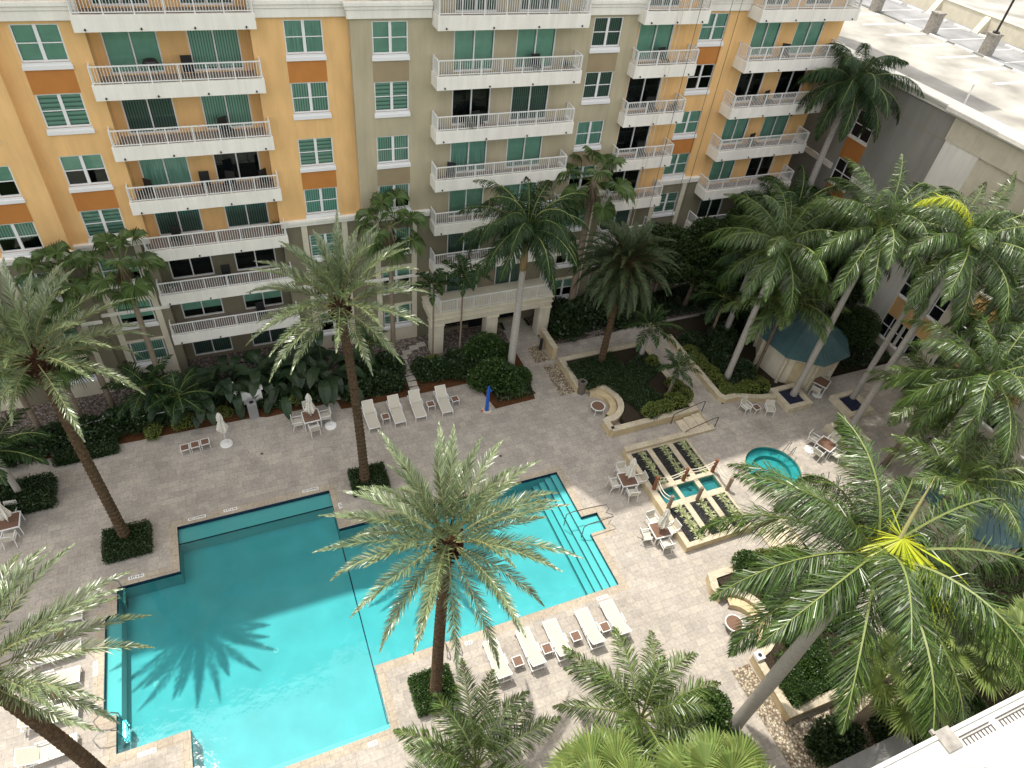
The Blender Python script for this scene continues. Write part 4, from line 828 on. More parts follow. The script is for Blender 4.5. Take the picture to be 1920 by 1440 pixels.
row(SHR,'dark_shrub','shrub',lambda i,n:nth(i,n,'dark shrub between the portico and the garden path'),[(20.9,35.4,0),(22.3,34.9,0),(23.8,35.5,0),(25.4,34.9,0),(26.9,35.6,0),(28.4,35.0,0),(21.6,36.4,0),(24.7,36.4,0),(27.6,36.6,0)],'shrubs right of the portico',(1.2,1.7))
row(SPI,'spiky_plant','plant',lambda i,n:nth(i,n,'spiky strap-leaved plant beside the path right of the portico'),[(20.6,34.1,0),(21.4,33.9,0),(22.3,34.1,0)],'spiky plants by the path',(1.2,1.6))
# curved planter content
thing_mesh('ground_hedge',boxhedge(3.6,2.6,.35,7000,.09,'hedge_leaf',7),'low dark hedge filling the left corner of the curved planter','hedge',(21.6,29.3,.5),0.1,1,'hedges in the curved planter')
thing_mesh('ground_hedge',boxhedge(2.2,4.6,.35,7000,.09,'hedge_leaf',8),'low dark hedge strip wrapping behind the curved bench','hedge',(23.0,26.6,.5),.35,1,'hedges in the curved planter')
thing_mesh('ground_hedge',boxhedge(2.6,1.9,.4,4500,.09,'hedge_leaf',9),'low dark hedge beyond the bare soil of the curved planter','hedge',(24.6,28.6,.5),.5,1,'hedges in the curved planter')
row(SHL,'variegated_shrub','shrub',lambda i,n:nth(i,n,'yellow-green variegated shrub on the curved planter near the stairs'),[(23.2,24.7,.5),(24.2,24.7,.5),(25.2,24.9,.5),(26.0,25.2,.5),(25.9,26.1,.5),(25.6,28.9,.5)],'variegated shrubs',(.9,1.2))
row(SHL,'variegated_shrub','shrub',lambda i,n:nth(i,n,'yellow-green variegated shrub along the terrace garden wall'),[(29.0,29.3,.5),(29.0,28.2,.5),(29.1,27.0,.5),(29.1,26.0,.5),(29.3,25.0,.5),(30.2,24.6,.5),(31.1,24.5,.5),(32.0,24.5,.5)],'variegated shrubs',(.9,1.15))
row(SHR,'dark_shrub','shrub',lambda i,n:nth(i,n,'dark shrub in the garden left of the pavilion'),[(29.9,30.2,.5),(31.3,28.6,.5),(30.6,27.3,.5),(31.6,26.1,.5),(32.2,29.8,.5)],'shrubs by the pavilion',(.8,1.2))
thing_mesh('red_cordyline',REDP,'red-leaved plant beside the pavilion wall','plant',(32.3,25.0,.6),0,1)
# trees behind the garden
TR=[cloud([(0,0,5.2,2.4,2.3,2.0),(1.5,.8,4.0,1.7,1.7,1.5),(-1.5,-.6,3.9,1.7,1.8,1.5),(.3,-1.6,4.4,1.5,1.4,1.3),(-.6,1.4,4.7,1.5,1.4,1.3)],9500,.23,['tree_leaf','hedge_core'],51),cloud([(0,0,4.4,2.0,2.2,1.8),(1.2,-1.0,3.3,1.5,1.5,1.3),(-1.3,.7,3.4,1.5,1.5,1.4),(0,.2,5.8,1.2,1.2,1.0)],8500,.23,['tree_leaf','hedge_core'],52)]
tq=MB(); tq.tube([(0,0,0),(.1,.1,2),(0,0,4)],[.18,.14,.08],8); tq.tube([(.1,.1,1.8),(.9,.5,3.4)],[.1,.05],6); tq.tube([(.05,.05,2.2),(-.9,-.4,3.6)],[.09,.04],6); TRK=tq.mesh('trunk',['bark'])
tl_=['dark leafy tree below the rightmost balconies, next to the fan palm','dark leafy tree behind the garden path, second from the fan palm','dark leafy tree directly behind the teal pavilion','dark leafy tree between pavilion and grey garage wall','dark leafy tree in the corner where building and garage meet','dark leafy tree before the grey garage wall below its window column','small leafy tree right of the pavilion with sunlit top','dark leafy tree right of the lowest round balcony stack','tall dark leafy tree hiding the last ground-floor windows']
for i,(x,y,s,z0) in enumerate([(29.4,35.6,1.0,0),(32.4,34.9,1.15,0),(36.2,30.6,.85,.5),(40.2,30.4,1.1,.5),(42.3,35.6,1.2,0),(42.4,30.8,1.0,.5),(40.3,25.6,.62,.5),(35.8,35.2,1.2,0),(39.2,35.4,1.25,0)]):
    t=empty('leafy_tree',tl_[i],'tree',(x,y,z0),random.uniform(0,6),'leafy trees behind the garden'); t.scale=(s,s,s); link('trunk',TRK,t); link('crown',TR[i%2],t)
# south-east garden
thing_mesh('ground_hedge',boxhedge(1.9,5.6,.45,7000,.09,'shrub_leaf_green',10),'low green hedge behind the sunlit curved bench wall','hedge',(22.4,9.0,.5),-.2,1,'hedges in the south planter')
thing_mesh('ground_hedge',boxhedge(2.6,1.5,.45,4200,.09,'shrub_leaf_green',11),'low green hedge in the bottom corner of the south planter','hedge',(21.0,6.6,.5),.1,1,'hedges in the south planter')
thing_mesh('round_bush',SHG[1],'small round green bush at the top corner of the south planter','shrub',(21.9,12.7,.5),0,1.15)
row(SHL,'variegated_shrub','shrub',lambda i,n:nth(i,n,'yellow variegated shrub by the south stairs'),[(23.2,12.9,.5),(24.1,12.8,.5),(25.0,12.6,.5)],'variegated shrubs',(.9,1.1))
row(SHG,'round_bush','shrub',lambda i,n:nth(i,n,'green bush in the lower right garden under the palms'),[(26.5,2.6,0),(28.4,2.8,0),(30.6,5.2,.5),(31.8,8.2,.5),(28.0,7.0,.5),(33.5,4.0,.5),(25.0,9.6,.5)],'bushes in the lower right garden',(.8,1.1))
row(SHR,'dark_shrub','shrub',lambda i,n:nth(i,n,'dark shrub beside the grey canopy at the bottom'),[(20.6,3.9,0),(23.3,3.0,0),(24.2,2.4,0)],'shrubs by the canopy',(1.0,1.2))
row(SPI,'spiky_plant','plant',lambda i,n:nth(i,n,'bright spiky plant in front of the grey canopy'),[(19.9,3.9,0),(20.7,3.1,0)],'spiky plants by the canopy',(1.0,1.3))
row(SHG,'round_bush','shrub',lambda i,n:nth(i,n,'green bush at the foot of the big grey royal trunk'),[(15.3,6.9,0),(16.1,5.3,0),(14.4,5.7,0)],'bushes at the big royal palm',(.8,1.0))
row(SHG,'round_bush','shrub',lambda i,n:nth(i,n,'bush under the coconut palms at the bottom edge'),[(4.0,7.2,0),(10.6,6.2,0),(12.2,6.0,0)],'bushes at the bottom edge',(.6,.8))
row(SHG,'round_bush','shrub',lambda i,n:nth(i,n,'bush in the right garden beyond the spa'),[(37.5,10.8,.5),(41.8,12.0,.5),(42.6,18.3,.5),(42.8,20.6,.5),(40.8,8.4,.5),(42.9,26.6,.5)],'bushes along the garage wall',(.9,1.4))
for i,(x,y) in enumerate([(88,49),(91,52),(94,47),(98,44),(89,44)]):
    t=empty('leafy_tree','green leafy tree beyond the garage parapet, %s from its left end'%ordn[i],'tree',(x,y,8),i*1.3,'trees beyond the garage'); t.scale=(2.0,2.0,2.0); link('trunk',TRK,t); link('crown',TR[i%2],t)
# ================================================================== LOW WALLS, PLANTERS, STAIRS
def arc(cx,cy,r,a0,a1,n): return [(cx+r*math.cos(math.radians(a0+(a1-a0)*i/n)),cy+r*math.sin(math.radians(a0+(a1-a0)*i/n))) for i in range(n+1)]
def wall_path(mb,pts,th,z0,z1,cap=.06,closed=False):
    P=[Vector((*p,0)) for p in pts]; n=len(P); L=[];Rr=[]
    for i,p in enumerate(P):
        a=P[(i-1)%n] if (i>0 or closed) else p; b=P[(i+1)%n] if (i<n-1 or closed) else p
        d1=(p-a).normalized() if (p-a).length>0 else (b-p).normalized(); d2=(b-p).normalized() if (b-p).length>0 else d1
        t_=(d1+d2).normalized(); nn=Vector((-t_.y,t_.x,0)); k=1/max(.45,nn.dot(Vector((-d1.y,d1.x,0)))); L.append(p+nn*th/2*k); Rr.append(p-nn*th/2*k)
    m=n if closed else n-1
    for (e,za,zb,mt) in ((0,z0,z1-cap,1),(.03,z1-cap,z1,0)):
        for i in range(m):
            j=(i+1)%n; l0=L[i]+(L[i]-P[i]).normalized()*e; l1=L[j]+(L[j]-P[j]).normalized()*e; r0=Rr[i]+(Rr[i]-P[i]).normalized()*e; r1=Rr[j]+(Rr[j]-P[j]).normalized()*e
            v=[(*l0.xy,za),(*l1.xy,za),(*r1.xy,za),(*r0.xy,za),(*l0.xy,zb),(*l1.xy,zb),(*r1.xy,zb),(*r0.xy,zb)]
            F=[(4,7,6,5),(0,4,5,1),(2,6,7,3)]
            if mt==0: F.append((0,1,2,3))
            if not closed and i==0: F.append((0,3,7,4))
            if not closed and i==m-1: F.append((1,5,6,2))
            mb.add(v,F,mt)
pn=empty('curved_planter','beige stone planter with curved bench recess and dark hedge near the entrance','planter',(0,0,0))
mb=MB(); wall_path(mb,[(19.85,24.1),(19.85,24.9)]+[(20.1,25.0)]+arc(19.9,26.65,1.75,-75,82,14)+[(19.95,28.45),(19.55,28.5),(19.55,31.2),(22,31.2),(26.2,31.2)],.36,0,.60); mb.build('wall',['stone_block','kerb_side'],pn)
mb=MB(); wall_path(mb,[(26.2,31.0),(26.2,24.15),(19.85,24.1)],.36,0,.60); mb.build('wall',['stone_block','kerb_side'],pn)
mb=MB(); b1=arc(19.9,26.65,1.52,-70,78,14); b2=arc(19.9,26.65,1.05,-70,78,14)
for i in range(14): mb.add([(*b1[i],.0),(*b1[i+1],0),(*b2[i+1],0),(*b2[i],0),(*b1[i],.36),(*b1[i+1],.36),(*b2[i+1],.36),(*b2[i],.36)],[(4,7,6,5),(3,2,6,7)])
mb.build('bench_seat','kerb_side',pn)
mb=MB(); mb.prism([(21.0,24.4),(26.0,24.4),(26.0,31.0),(19.8,31.0),(19.8,28.7),(20.6,28.3),(21.9,27.2),(21.9,26.0),(21.0,25.0)],.0,.5); mb.build('soil','soil_dark',pn)
pn=empty('curved_planter','sunlit beige stone planter with curved bench recess at lower right','planter',(0,0,0))
mb=MB(); wall_path(mb,[(26.2,12.95),(20.0,12.95),(19.75,12.3)]+[(19.85,11.9)]+arc(19.75,10.25,1.75,78,-80,14)+[(19.6,8.4),(19.45,5.65),(25,5.55),(28.2,5.55)],.36,0,.60); mb.build('wall',['stone_block','kerb_side'],pn)
mb=MB(); b1=arc(19.75,10.25,1.52,-70,74,14); b2=arc(19.75,10.25,1.05,-70,74,14)
for i in range(14): mb.add([(*b1[i],.0),(*b1[i+1],0),(*b2[i+1],0),(*b2[i],0),(*b1[i],.36),(*b1[i+1],.36),(*b2[i+1],.36),(*b2[i],.36)],[(4,7,6,5),(3,2,6,7)])
mb.build('bench_seat','kerb_side',pn)
mb=MB(); mb.prism([(20.2,12.7),(20.2,12.1),(21.2,11.6),(21.8,10.3),(21.2,8.9),(19.9,8.3),(19.7,5.8),(26.3,5.8),(26.3,12.7)],.0,.5); mb.build('soil','soil_dark',pn)
mb=MB(); wall_path(mb,[(28.42,31.2),(28.42,24.5),(28.7,24.2)]+[(29.6,24.15),(31.0,23.6),(32.3,23.3)],.34,.45,.90); tag(mb.build('garden_wall',['stone_block','kerb_side']),'low bent beige wall between the garden shrubs and the chairs on the terrace','wall')
# water garden beds between the stairs
wg=empty('water_garden','raised beige basin with black gravel beds and a small channel, crossed by rope posts','planter',(0,0,0))
BX0,BX1,BY0,BY1=19.72,24.28,14.92,22.2
xsb=[20.0,21.14,21.50,22.72,23.06,24.05]; beds=[]
mb=MB(); Hs=[(20.05,19.25,21.2,21.95),(21.55,19.25,22.75,21.95),(23.1,19.25,24.1,21.95),(20.05,15.2,21.2,17.55),(21.55,15.2,22.75,17.55),(23.1,15.2,24.1,17.55),(20.15,17.95,21.25,18.95),(21.5,17.95,22.75,18.95),(23.05,17.95,24.2,18.95)]
grid_sheet(mb,BX0,BX1,BY0,BY1,Hs,.5,0)
mb.quad((BX0,BY0,0),(BX1,BY0,0),(BX1,BY0,.5),(BX0,BY0,.5),1); mb.quad((BX0,BY1,0),(BX0,BY0,0),(BX0,BY0,.5),(BX0,BY1,.5),1); mb.quad((BX1,BY1,0),(BX0,BY1,0),(BX0,BY1,.5),(BX1,BY1,.5),1); mb.quad((BX1,BY0,0),(BX1,BY1,0),(BX1,BY1,.5),(BX1,BY0,.5),1)
for h in Hs:
    zb=.44 if h[1]!=17.95 else .1
    for a,b_ in (((h[0],h[1]),(h[2],h[1])),((h[2],h[1]),(h[2],h[3])),((h[2],h[3]),(h[0],h[3])),((h[0],h[3]),(h[0],h[1]))): mb.quad((*a,zb),(*b_,zb),(*b_,.5),(*a,.5),0)
mb.build('stone_curb',['stone_block','kerb_side'],wg)
for h in Hs:
    q=MB()
    if h[1]==17.95:
        q.quad((h[0],h[1],.1),(h[2],h[1],.1),(h[2],h[3],.1),(h[0],h[3],.1)); o=q.build('channel','concrete_grey',wg); q=MB(); q.quad((h[0],h[1],.4),(h[2],h[1],.4),(h[2],h[3],.4),(h[0],h[3],.4)); q.build('water','water',o)
    else: q.box(h[0],h[1],.3,h[2],h[3],.445); q.build('black_gravel','black_stones',wg)
gi=0
rows_=['upper left','upper middle','upper right','lower left','lower middle','lower right']
for bi,h in enumerate(Hs[:6]):
    nn=6
    for k in range(nn):
        x=h[0]+.62*(h[2]-h[0])+random.uniform(-.06,.06); y=h[3]-.25-(h[3]-h[1]-.4)*k/(nn-1)
        thing_mesh('ribbon_plant',GRS,'striped ribbon grass tuft in the %s gravel bed, %s from its far end'%(rows_[bi],ordn[k]),'plant',(x,y,.45),random.uniform(0,6),random.uniform(.75,1.0),'ribbon grass tufts')
for i,(x,y,mt) in enumerate([(20.02,19.1,'wood_post'),(22.1,19.12,'wood_post'),(24.25,19.15,'wood_post'),(20.1,17.6,'wood_post_grey'),(22.12,17.6,'wood_post_grey'),(24.3,17.65,'wood_post_grey')]):
    q=MB(); q.tube([(0,0,0),(0,0,1.15),(0,0,1.2)],[.115,.11,.08],10); q.tube([(0,0,.95),(0,0,1.03)],.125,10); o=q.build('rope_post',mt,loc=(x,y,.46)); tag(o,'thick %s post of the rope rail, %s, over the water garden'%('reddish timber' if i<3 else 'grey weathered timber',['left','middle','right'][i%3]),'post','posts of the rope rails')
def rope(a,b_,sag,lab):
    q=MB(); a=Vector(a);b_=Vector(b_)
    for dzz in (0,-.28):
        pts=[a.lerp(b_,t/12)+Vector((0,0,dzz-sag*4*(t/12)*(1-t/12))) for t in range(13)]; q.tube(pts,.028,6)
    tag(q.build('rope','rope'),lab,'rope','sagging ropes between the posts')
rope((20.1,19.1,1.5),(22.02,19.12,1.5),.22,'sagging double rope between the left and middle reddish posts'); rope((22.18,19.12,1.5),(24.17,19.15,1.5),.22,'sagging double rope between the middle and right reddish posts')
rope((20.05,19.02,1.45),(20.12,17.7,1.45),.3,'sagging double rope crossing the channel at its left end'); rope((24.27,19.05,1.45),(24.3,17.75,1.45),.3,'sagging double rope crossing the channel at its right end')
mb=MB(); wall_path(mb,[(19.75,22.24),(26.4,22.24)],.34,.0,.74); tag(mb.build('low_wall',['stone_block','kerb_side']),'low beige wall between the stairs and the black gravel beds','wall')
# stairs
for nm,(ya,yb) in (('north',(22.26,23.9)),('south',(13.15,14.9))):
    s_=empty('stairs','stone steps with handrails %s'%('between the curved planter and the gravel beds' if nm=='north' else 'behind palm fronds below the gravel beds'),'stairs',(0,0,0))
    for k in range(3):
        q=MB(); q.box(24.62+.6*k,ya,0.01,26.418,yb,.125*(k+1)); q.build('step',['kerb_stone'],s_,bevel=.015)
    for y in (ya+.06,yb-.06):
        q=MB(); q.tube([(24.3,y,.0),(24.3,y,.85),(24.5,y,.95),(26.3,y,1.45),(26.6,y,1.45),(26.6,y,.5)],.03,8); q.build('handrail','bronze_metal',s_)
# square planters with royal palms
for i,(x,y,l) in enumerate([(33.35,22.95,'square stone planter with dark blue lining beside the pavilion'),(37.2,21.1,'square stone planter under two grey trunks near the garage wall'),(34.8,18.9,'square stone planter nearest the spa')]):
    p_=empty('square_planter',l,'planter',(x,y,.5),-.0,'square planters of the royal palms'); q=MB()
    for a in ((-1.05,-1.05,1.05,-.7),(-1.05,.7,1.05,1.05),(-1.05,-.699,-.7,.699),(.7,-.699,1.05,.699)): q.box(a[0],a[1],0,a[2],a[3],.45)
    q.build('wall',['kerb_stone'],p_,bevel=.01); q=MB(); q.box(-.699,-.699,0,.699,.699,.3); q.build('lining','navy_tile',p_)
# spa
sp=empty('spa','round teal spa pool with a submerged bench ring on the terrace','spa',(SPA[0],SPA[1],0))
q=MB(); r_=SPA[2]; prof=[(r_,.5),(r_,.20),(r_-.5,.20),(r_-.5,-.08),(.01,-.08)]
nn=40; vs=[(r*math.cos(6.28318*j/nn),r*math.sin(6.28318*j/nn),z) for r,z in prof for j in range(nn)]; q.add(vs,[(i*nn+j,i*nn+(j+1)%nn,(i+1)*nn+(j+1)%nn,(i+1)*nn+j) for i in range(4) for j in range(nn)]); q.build('basin','teal_water_tile',sp)
q=MB(); q.add([(x_,y_,.42) for x_,y_ in arc(0,0,r_-.003,0,351,39)],[tuple(range(40))]); q.build('water','water',sp)
q=MB(); ring=arc(0,0,r_+.16,0,360,40); ring2=arc(0,0,r_,0,360,40)
for i in range(40): q.quad((*ring[i],.506),(*ring[i+1],.506),(*ring2[i+1],.506),(*ring2[i],.506))
q.build('rim','coping',sp)
q=MB(); 
for y in (-.1,.35): q.tube([(1.9,y+.6,.5),(1.9,y+.6,1.25),(1.5,y+.45,1.4),(1.0,y+.3,.9),(.95,y+.3,.2)],.025,8)
q.build('handrail','steel',sp)
# pavilions
def pavilion(label,x,y,rz):
    p_=empty('pavilion',label,'pavilion',(x,y,.5),rz); q=MB(); oc=arc(0,0,3.35,22.5,337.5,7)
    q.add([(*a,2.75) for a in oc]+[(0,0,4.5)],[(i,(i+1)%8,8) for i in range(8)]); q.add([(*a,2.62) for a in oc]+[(*a,2.75) for a in oc],[(i,(i+1)%8,8+(i+1)%8,8+i) for i in range(8)]+[tuple(range(7,-1,-1))])
    for i in range(8):
        q.bar((*oc[i],2.77),(0,0,4.52),.05,.04)
        for k in range(1,6):
            t=k/6; a=(oc[i][0]*(1-t)+oc[(i+1)%8][0]*t,oc[i][1]*(1-t)+oc[(i+1)%8][1]*t); s_=1-2*abs(t-.5); e=(a[0]*(1-s_*.98),a[1]*(1-s_*.98),2.76+1.75*s_*.98); q.bar((*a,2.765),e,.025,.02)
    q.build('roof','teal_roof',p_); q=MB(); w8=arc(0,0,2.7,22.5,337.5,7); q.prism(w8,0,2.61); q.build('wall','stucco_cream',p_)
    for a in w8: q=MB(); q.tube([(a[0]*1.04,a[1]*1.04,0),(a[0]*1.04,a[1]*1.04,2.6)],.13,8); q.build('pilaster','kerb_stone',p_)
    q=MB(); a,b_=w8[4],w8[5]; m1=((a[0]*.7+b_[0]*.3)*1.01,(a[1]*.7+b_[1]*.3)*1.01); m2=((a[0]*.3+b_[0]*.7)*1.01,(a[1]*.3+b_[1]*.7)*1.01); q.bar((*m1,1.05),(*m2,1.05),.06,2.1); q.build('door','kerb_side',p_)
pavilion('octagonal pavilion with teal metal roof behind the planters',36.0,26.2,R(8))
pavilion('octagonal pavilion with teal metal roof half hidden by palms at right',36.0,10.9,R(-8))
# ================================================================== POOL FURNITURE
def lounger(label,x,y,rz,z=0,back=32,grp='sun loungers around the pool',_c={}):
    # origin at the foot end centre, head toward +Y
    key=back
    if key not in _c:
        t=empty('sun_lounger',label,'sun lounger',(x,y,z),rz,grp); f=MB(); L1=1.32
        for sx in (-.35,.35):
            f.bar((sx,0,.36),(sx,2.1,.36),.045,.05); 
        for yy in (0.02,2.08): f.bar((-.35,yy,.36),(.35,yy,.36),.045,.045)
        f.bar((-.35,L1+.3,.12),(.35,L1+.3,.12),.03,.03)
        f.build('frame','white_metal',t)
        for sx in (-.35,.35):
            for yy in (.06,1.98): g_=MB(); g_.bar((sx,yy,.34),(sx*1.03,yy+(.06 if yy>1 else -.04),0),.04,.04); g_.build('leg','white_metal',t)
        q=MB(); q.box(-.32,.03,.355,.32,L1,.378); q.build('seat','sling',t)
        a=R(back); q=MB(); c_,s_=math.cos(a),math.sin(a); o=(L1+.02,.38); Lb=.82
        q.add([(-.32,o[0],o[1]),(.32,o[0],o[1]),(.32,o[0]+Lb*c_,o[1]+Lb*s_),(-.32,o[0]+Lb*c_,o[1]+Lb*s_),(-.32,o[0]-.02*s_,o[1]+.02*c_+.004),(.32,o[0]-.02*s_,o[1]+.02*c_+.004),(.32,o[0]+Lb*c_-.02*s_,o[1]+Lb*s_+.02*c_),(-.32,o[0]+Lb*c_-.02*s_,o[1]+Lb*s_+.02*c_)],[(0,3,2,1),(4,5,6,7),(0,1,5,4),(1,2,6,5),(2,3,7,6),(3,0,4,7)])
        b=q.build('backrest','sling',t); q=MB()
        for sx in (-.34,.34): q.bar((sx,o[0],o[1]),(sx,o[0]+Lb*c_,o[1]+Lb*s_),.035,.04)
        q.bar((-.34,o[0]+Lb*c_,o[1]+Lb*s_),(.34,o[0]+Lb*c_,o[1]+Lb*s_),.035,.035); q.bar((0,o[0]+.5*c_,o[1]+.5*s_-.01),(0,o[0]+.62,.13),.025,.025); q.build('back_frame','white_metal',b)
        for sx in (-.37,.37): q=MB(); q.bar((sx,.95,.60),(sx,1.45,.60),.05,.03); q.bar((sx,.97,.59),(sx,.97,.37),.03,.03); q.bar((sx,1.43,.59),(sx,1.43,.37),.03,.03); q.build('armrest','white_metal',t)
        _c[key]=t; return t
    return dup(_c[key],(x,y,z),rz+random.uniform(-.035,.035),label)
for i,x in enumerate((5.62,7.25,8.61,10.35)): lounger('white sling lounger in the shaded row by the hedge, %s from the left'%ordn[i],x,28.75+[0,0,.08,0][i],[.02,.03,.0,-.02][i],back=48)
for i,x in enumerate((7.52,9.22,10.68,12.47,13.9)): lounger('sunlit white lounger below the pool, %s from the left, back raised toward the camera'%ordn[i],x,13.62,math.pi,back=30)
for i,(y) in enumerate((21.3,19.55,18.2,16.65,15.2)): lounger('white lounger facing the pool at the left edge, %s from the top'%ordn[i],-10.1,y,math.pi/2,back=30 if i!=9 else 0)
def side_table(label,x,y,rz=0,z=0,w_=.46,_c={}):
    if 0 not in _c:
        t=empty('side_table',label,'side table',(x,y,z),rz,'small brown-topped side tables'); q=MB(); q.box(-.2,-.2,.40,.2,.2,.425)
        for k in range(-3,4): q.box(-.195,k*.055-.003,.4251,.195,k*.055+.003,.4262)
        q.build('table_top','table_brown',t); q=MB()
        for a,b_ in (((-.23,-.23),(.23,-.23)),((.23,-.23),(.23,.23)),((.23,.23),(-.23,.23)),((-.23,.23),(-.23,-.23))): q.bar((*a,.41),(*b_,.41),.04,.04)
        q.build('frame','white_metal',t)
        for a in (-.22,.22):
            for b_ in (-.22,.22): q=MB(); q.bar((a,b_,.4),(a*1.05,b_*1.05,0),.032,.032); q.build('leg','white_metal',t)
        _c[0]=t; return t
    return dup(_c[0],(x,y,z),rz,label)
for i,(x,y) in enumerate([(6.47,29.5),(9.5,29.75),(11.15,29.75)]): side_table('brown-topped side table in the shaded lounger row, %s from the left'%ordn[i],x,y,.03)
for i,(x,y) in enumerate([(8.42,12.2),(10.0,12.3),(11.6,12.4),(13.2,12.35)]): side_table('sunlit brown-topped side table below the pool, %s from the left'%ordn[i],x,y,.0)
for i,(x,y) in enumerate([(-11.0,20.4),(-11.0,17.5)]): side_table('brown-topped side table between loungers at the left edge, %s'%['farther one','nearer one'][i],x,y,.0)
for i,x in enumerate((-5.15,-4.6,-4.05)): side_table('brown-topped stool in the row of three alone on the shaded deck, %s'%['left one','middle one','right one'][i],x,30.4+.06*i,.06)
side_table('brown-topped side table between the two chairs on the terrace',30.2,22.75,.1,.5)
def table(label,x,y,rz,z=0,s=1.0,_c={}):
    if 0 not in _c:
        t=empty('dining_table',label,'table',(x,y,z),rz,'square dining tables'); q=MB(); q.box(-.46,-.46,.70,.46,.46,.73)
        for k in range(-7,8): q.box(-.455,k*.06-.003,.7301,.455,k*.06+.003,.7312)
        q.build('table_top','table_brown',t); q=MB()
        for a,b_ in (((-.5,-.5),(.5,-.5)),((.5,-.5),(.5,.5)),((.5,.5),(-.5,.5)),((-.5,.5),(-.5,-.5))): q.bar((*a,.705),(*b_,.705),.06,.055)
        q.build('frame','white_metal',t)
        for a in (-.48,.48):
            for b_ in (-.48,.48): q=MB(); q.bar((a,b_,.7),(a,b_,0),.045,.045); q.build('leg','white_metal',t)
        _c[0]=t; return t
    return dup(_c[0],(x,y,z),rz,label)
def chair(label,x,y,rz,z=0,_c={}):
    # faces +Y (towards table)
    if 0 not in _c:
        t=empty('armchair',label,'chair',(x,y,z),rz,'white armchairs'); q=MB(); q.box(-.25,-.25,.43,.25,.24,.45); q.build('seat','sling',t)
        q=MB(); q.add([(-.25,-.25,.50),(.25,-.25,.50),(.25,-.34,.92),(-.25,-.34,.92),(-.25,-.27,.50),(.25,-.27,.50),(.25,-.36,.92),(-.25,-.36,.92)],[(0,1,2,3),(7,6,5,4),(0,4,5,1),(1,5,6,2),(2,6,7,3),(3,7,4,0)]); q.build('backrest','sling',t)
        q=MB()
        for s_ in (-.28,.28): q.bar((s_,.26,.64),(s_,-.31,.66),.045,.03); q.bar((s_,.25,.44),(s_,-.26,.44),.03,.03); q.bar((s_,-.26,.44),(s_,-.36,.94),.03,.03)
        q.bar((-.28,-.36,.93),(.28,-.36,.93),.03,.03); q.bar((-.28,.25,.43),(.28,.25,.43),.03,.03); q.build('frame','white_metal',t)
        for s_ in (-.28,.28):
            q=MB(); q.bar((s_,.25,.64),(s_,.28,0),.032,.032); q.build('leg','white_metal',t); q=MB(); q.bar((s_,-.26,.44),(s_,-.36,0),.032,.032); q.build('leg','white_metal',t)
        _c[0]=t; return t
    return dup(_c[0],(x,y,z),rz,label)
def umbrella(label,x,y,z=0,h=2.6,tilt=0,_c={}):
    if 0 not in _c:
        t=empty('closed_umbrella',label,'umbrella',(x,y,z),0,'folded off-white umbrellas'); q=MB(); q.tube([(0,0,.05),(0,0,h)],.022,8); q.build('pole','white_metal',t)
        q=MB(); nn=24; prof=[(.20,h-1.45),(.25,h-1.25),(.17,h-.85),(.12,h-.62),(.16,h-.42),(.10,h-.15),(.03,h+.05)]
        vs=[]
        for i,(r,z_) in enumerate(prof):
            for j in range(nn):
                a=2*math.pi*j/nn+.15*i; rr=r*(1+.38*math.cos(j*math.pi*.5)*(1 if i<6 else 0)*random.uniform(.7,1.2)); vs.append((rr*math.cos(a),rr*math.sin(a),z_+(random.uniform(-.08,.05) if i==0 else 0)))
        q.add(vs,[(i*nn+j,i*nn+(j+1)%nn,(i+1)*nn+(j+1)%nn,(i+1)*nn+j) for i in range(6) for j in range(nn)]); q.build('canopy','umbrella_cloth',t)
        q=MB(); q.lathe([(.14,h-.66),(.145,h-.60)],16); q.build('strap','rope',t); _c[0]=t; return t
    return dup(_c[0],(x,y,z),0,label)
UB=MB(); UB.lathe([(.36,0),(.36,.05),(.33,.075),(.10,.09)],26); UB.lathe([(.05,.09),(.05,.22)],12); UBM=UB.mesh('umbrella_base',['white_plastic'])
def ubase(label,x,y,z=0): tag(link('umbrella_base',UBM,None,(x,y,z)),label,'umbrella base','round white umbrella bases')
sets=[('shaded table by the bird of paradise plants',2.1,30.55,.03,0,True,(0,1,2,3)),('table left of the black gravel beds, the farther one',18.75,20.1,-.12,0,True,(0,1,2,3)),('sunlit table beside the gravel beds near the pool handrail',18.75,16.35,-.05,0,True,(0,1,2,3)),('table at the left edge by the long hedge',-13.55,27.5,.03,0,True,(0,2)),('table on the terrace by the pavilion',36.2,22.4+.9,.5,.5,False,(0,1,3)),('table on the terrace nearest the spa',32.35,18.35,.35,.5,False,(0,1,2,3))]
cn=['far','right-hand','near','left-hand']
for l,x,y,rz,z,um,cs in sets:
    table('square brown-topped '+l,x,y,rz,z)
    for c_ in cs:
        a=rz+[0,-math.pi/2,math.pi,math.pi/2][c_]; dx,dy=-math.sin(a)*.82,math.cos(a)*.82
        chair('white armchair, %s seat of the %s'%(cn[c_],l.split(',')[0]),x+dx,y+dy,a+math.pi+random.uniform(-.15,.15),z)
    if um: umbrella('folded off-white umbrella through the %s'%l,x,y,z)
umbrella('folded off-white umbrella standing alone on the shaded deck',-2.93,30.4)
ubase('round white base under the lone folded umbrella',-2.93,30.38); ubase('round white umbrella base lying empty right of the shaded table',3.14,30.05); ubase('white umbrella base under the spa-side table',31.6,18.7,.5); ubase('white umbrella base under the pavilion table',35.7,22.8,.5)
chair('white armchair before the curved garden wall, left of the pair',29.5,23.0,math.pi+.2,.5); chair('white armchair before the curved garden wall, right of the pair',30.95,22.3,math.pi-.4,.5)
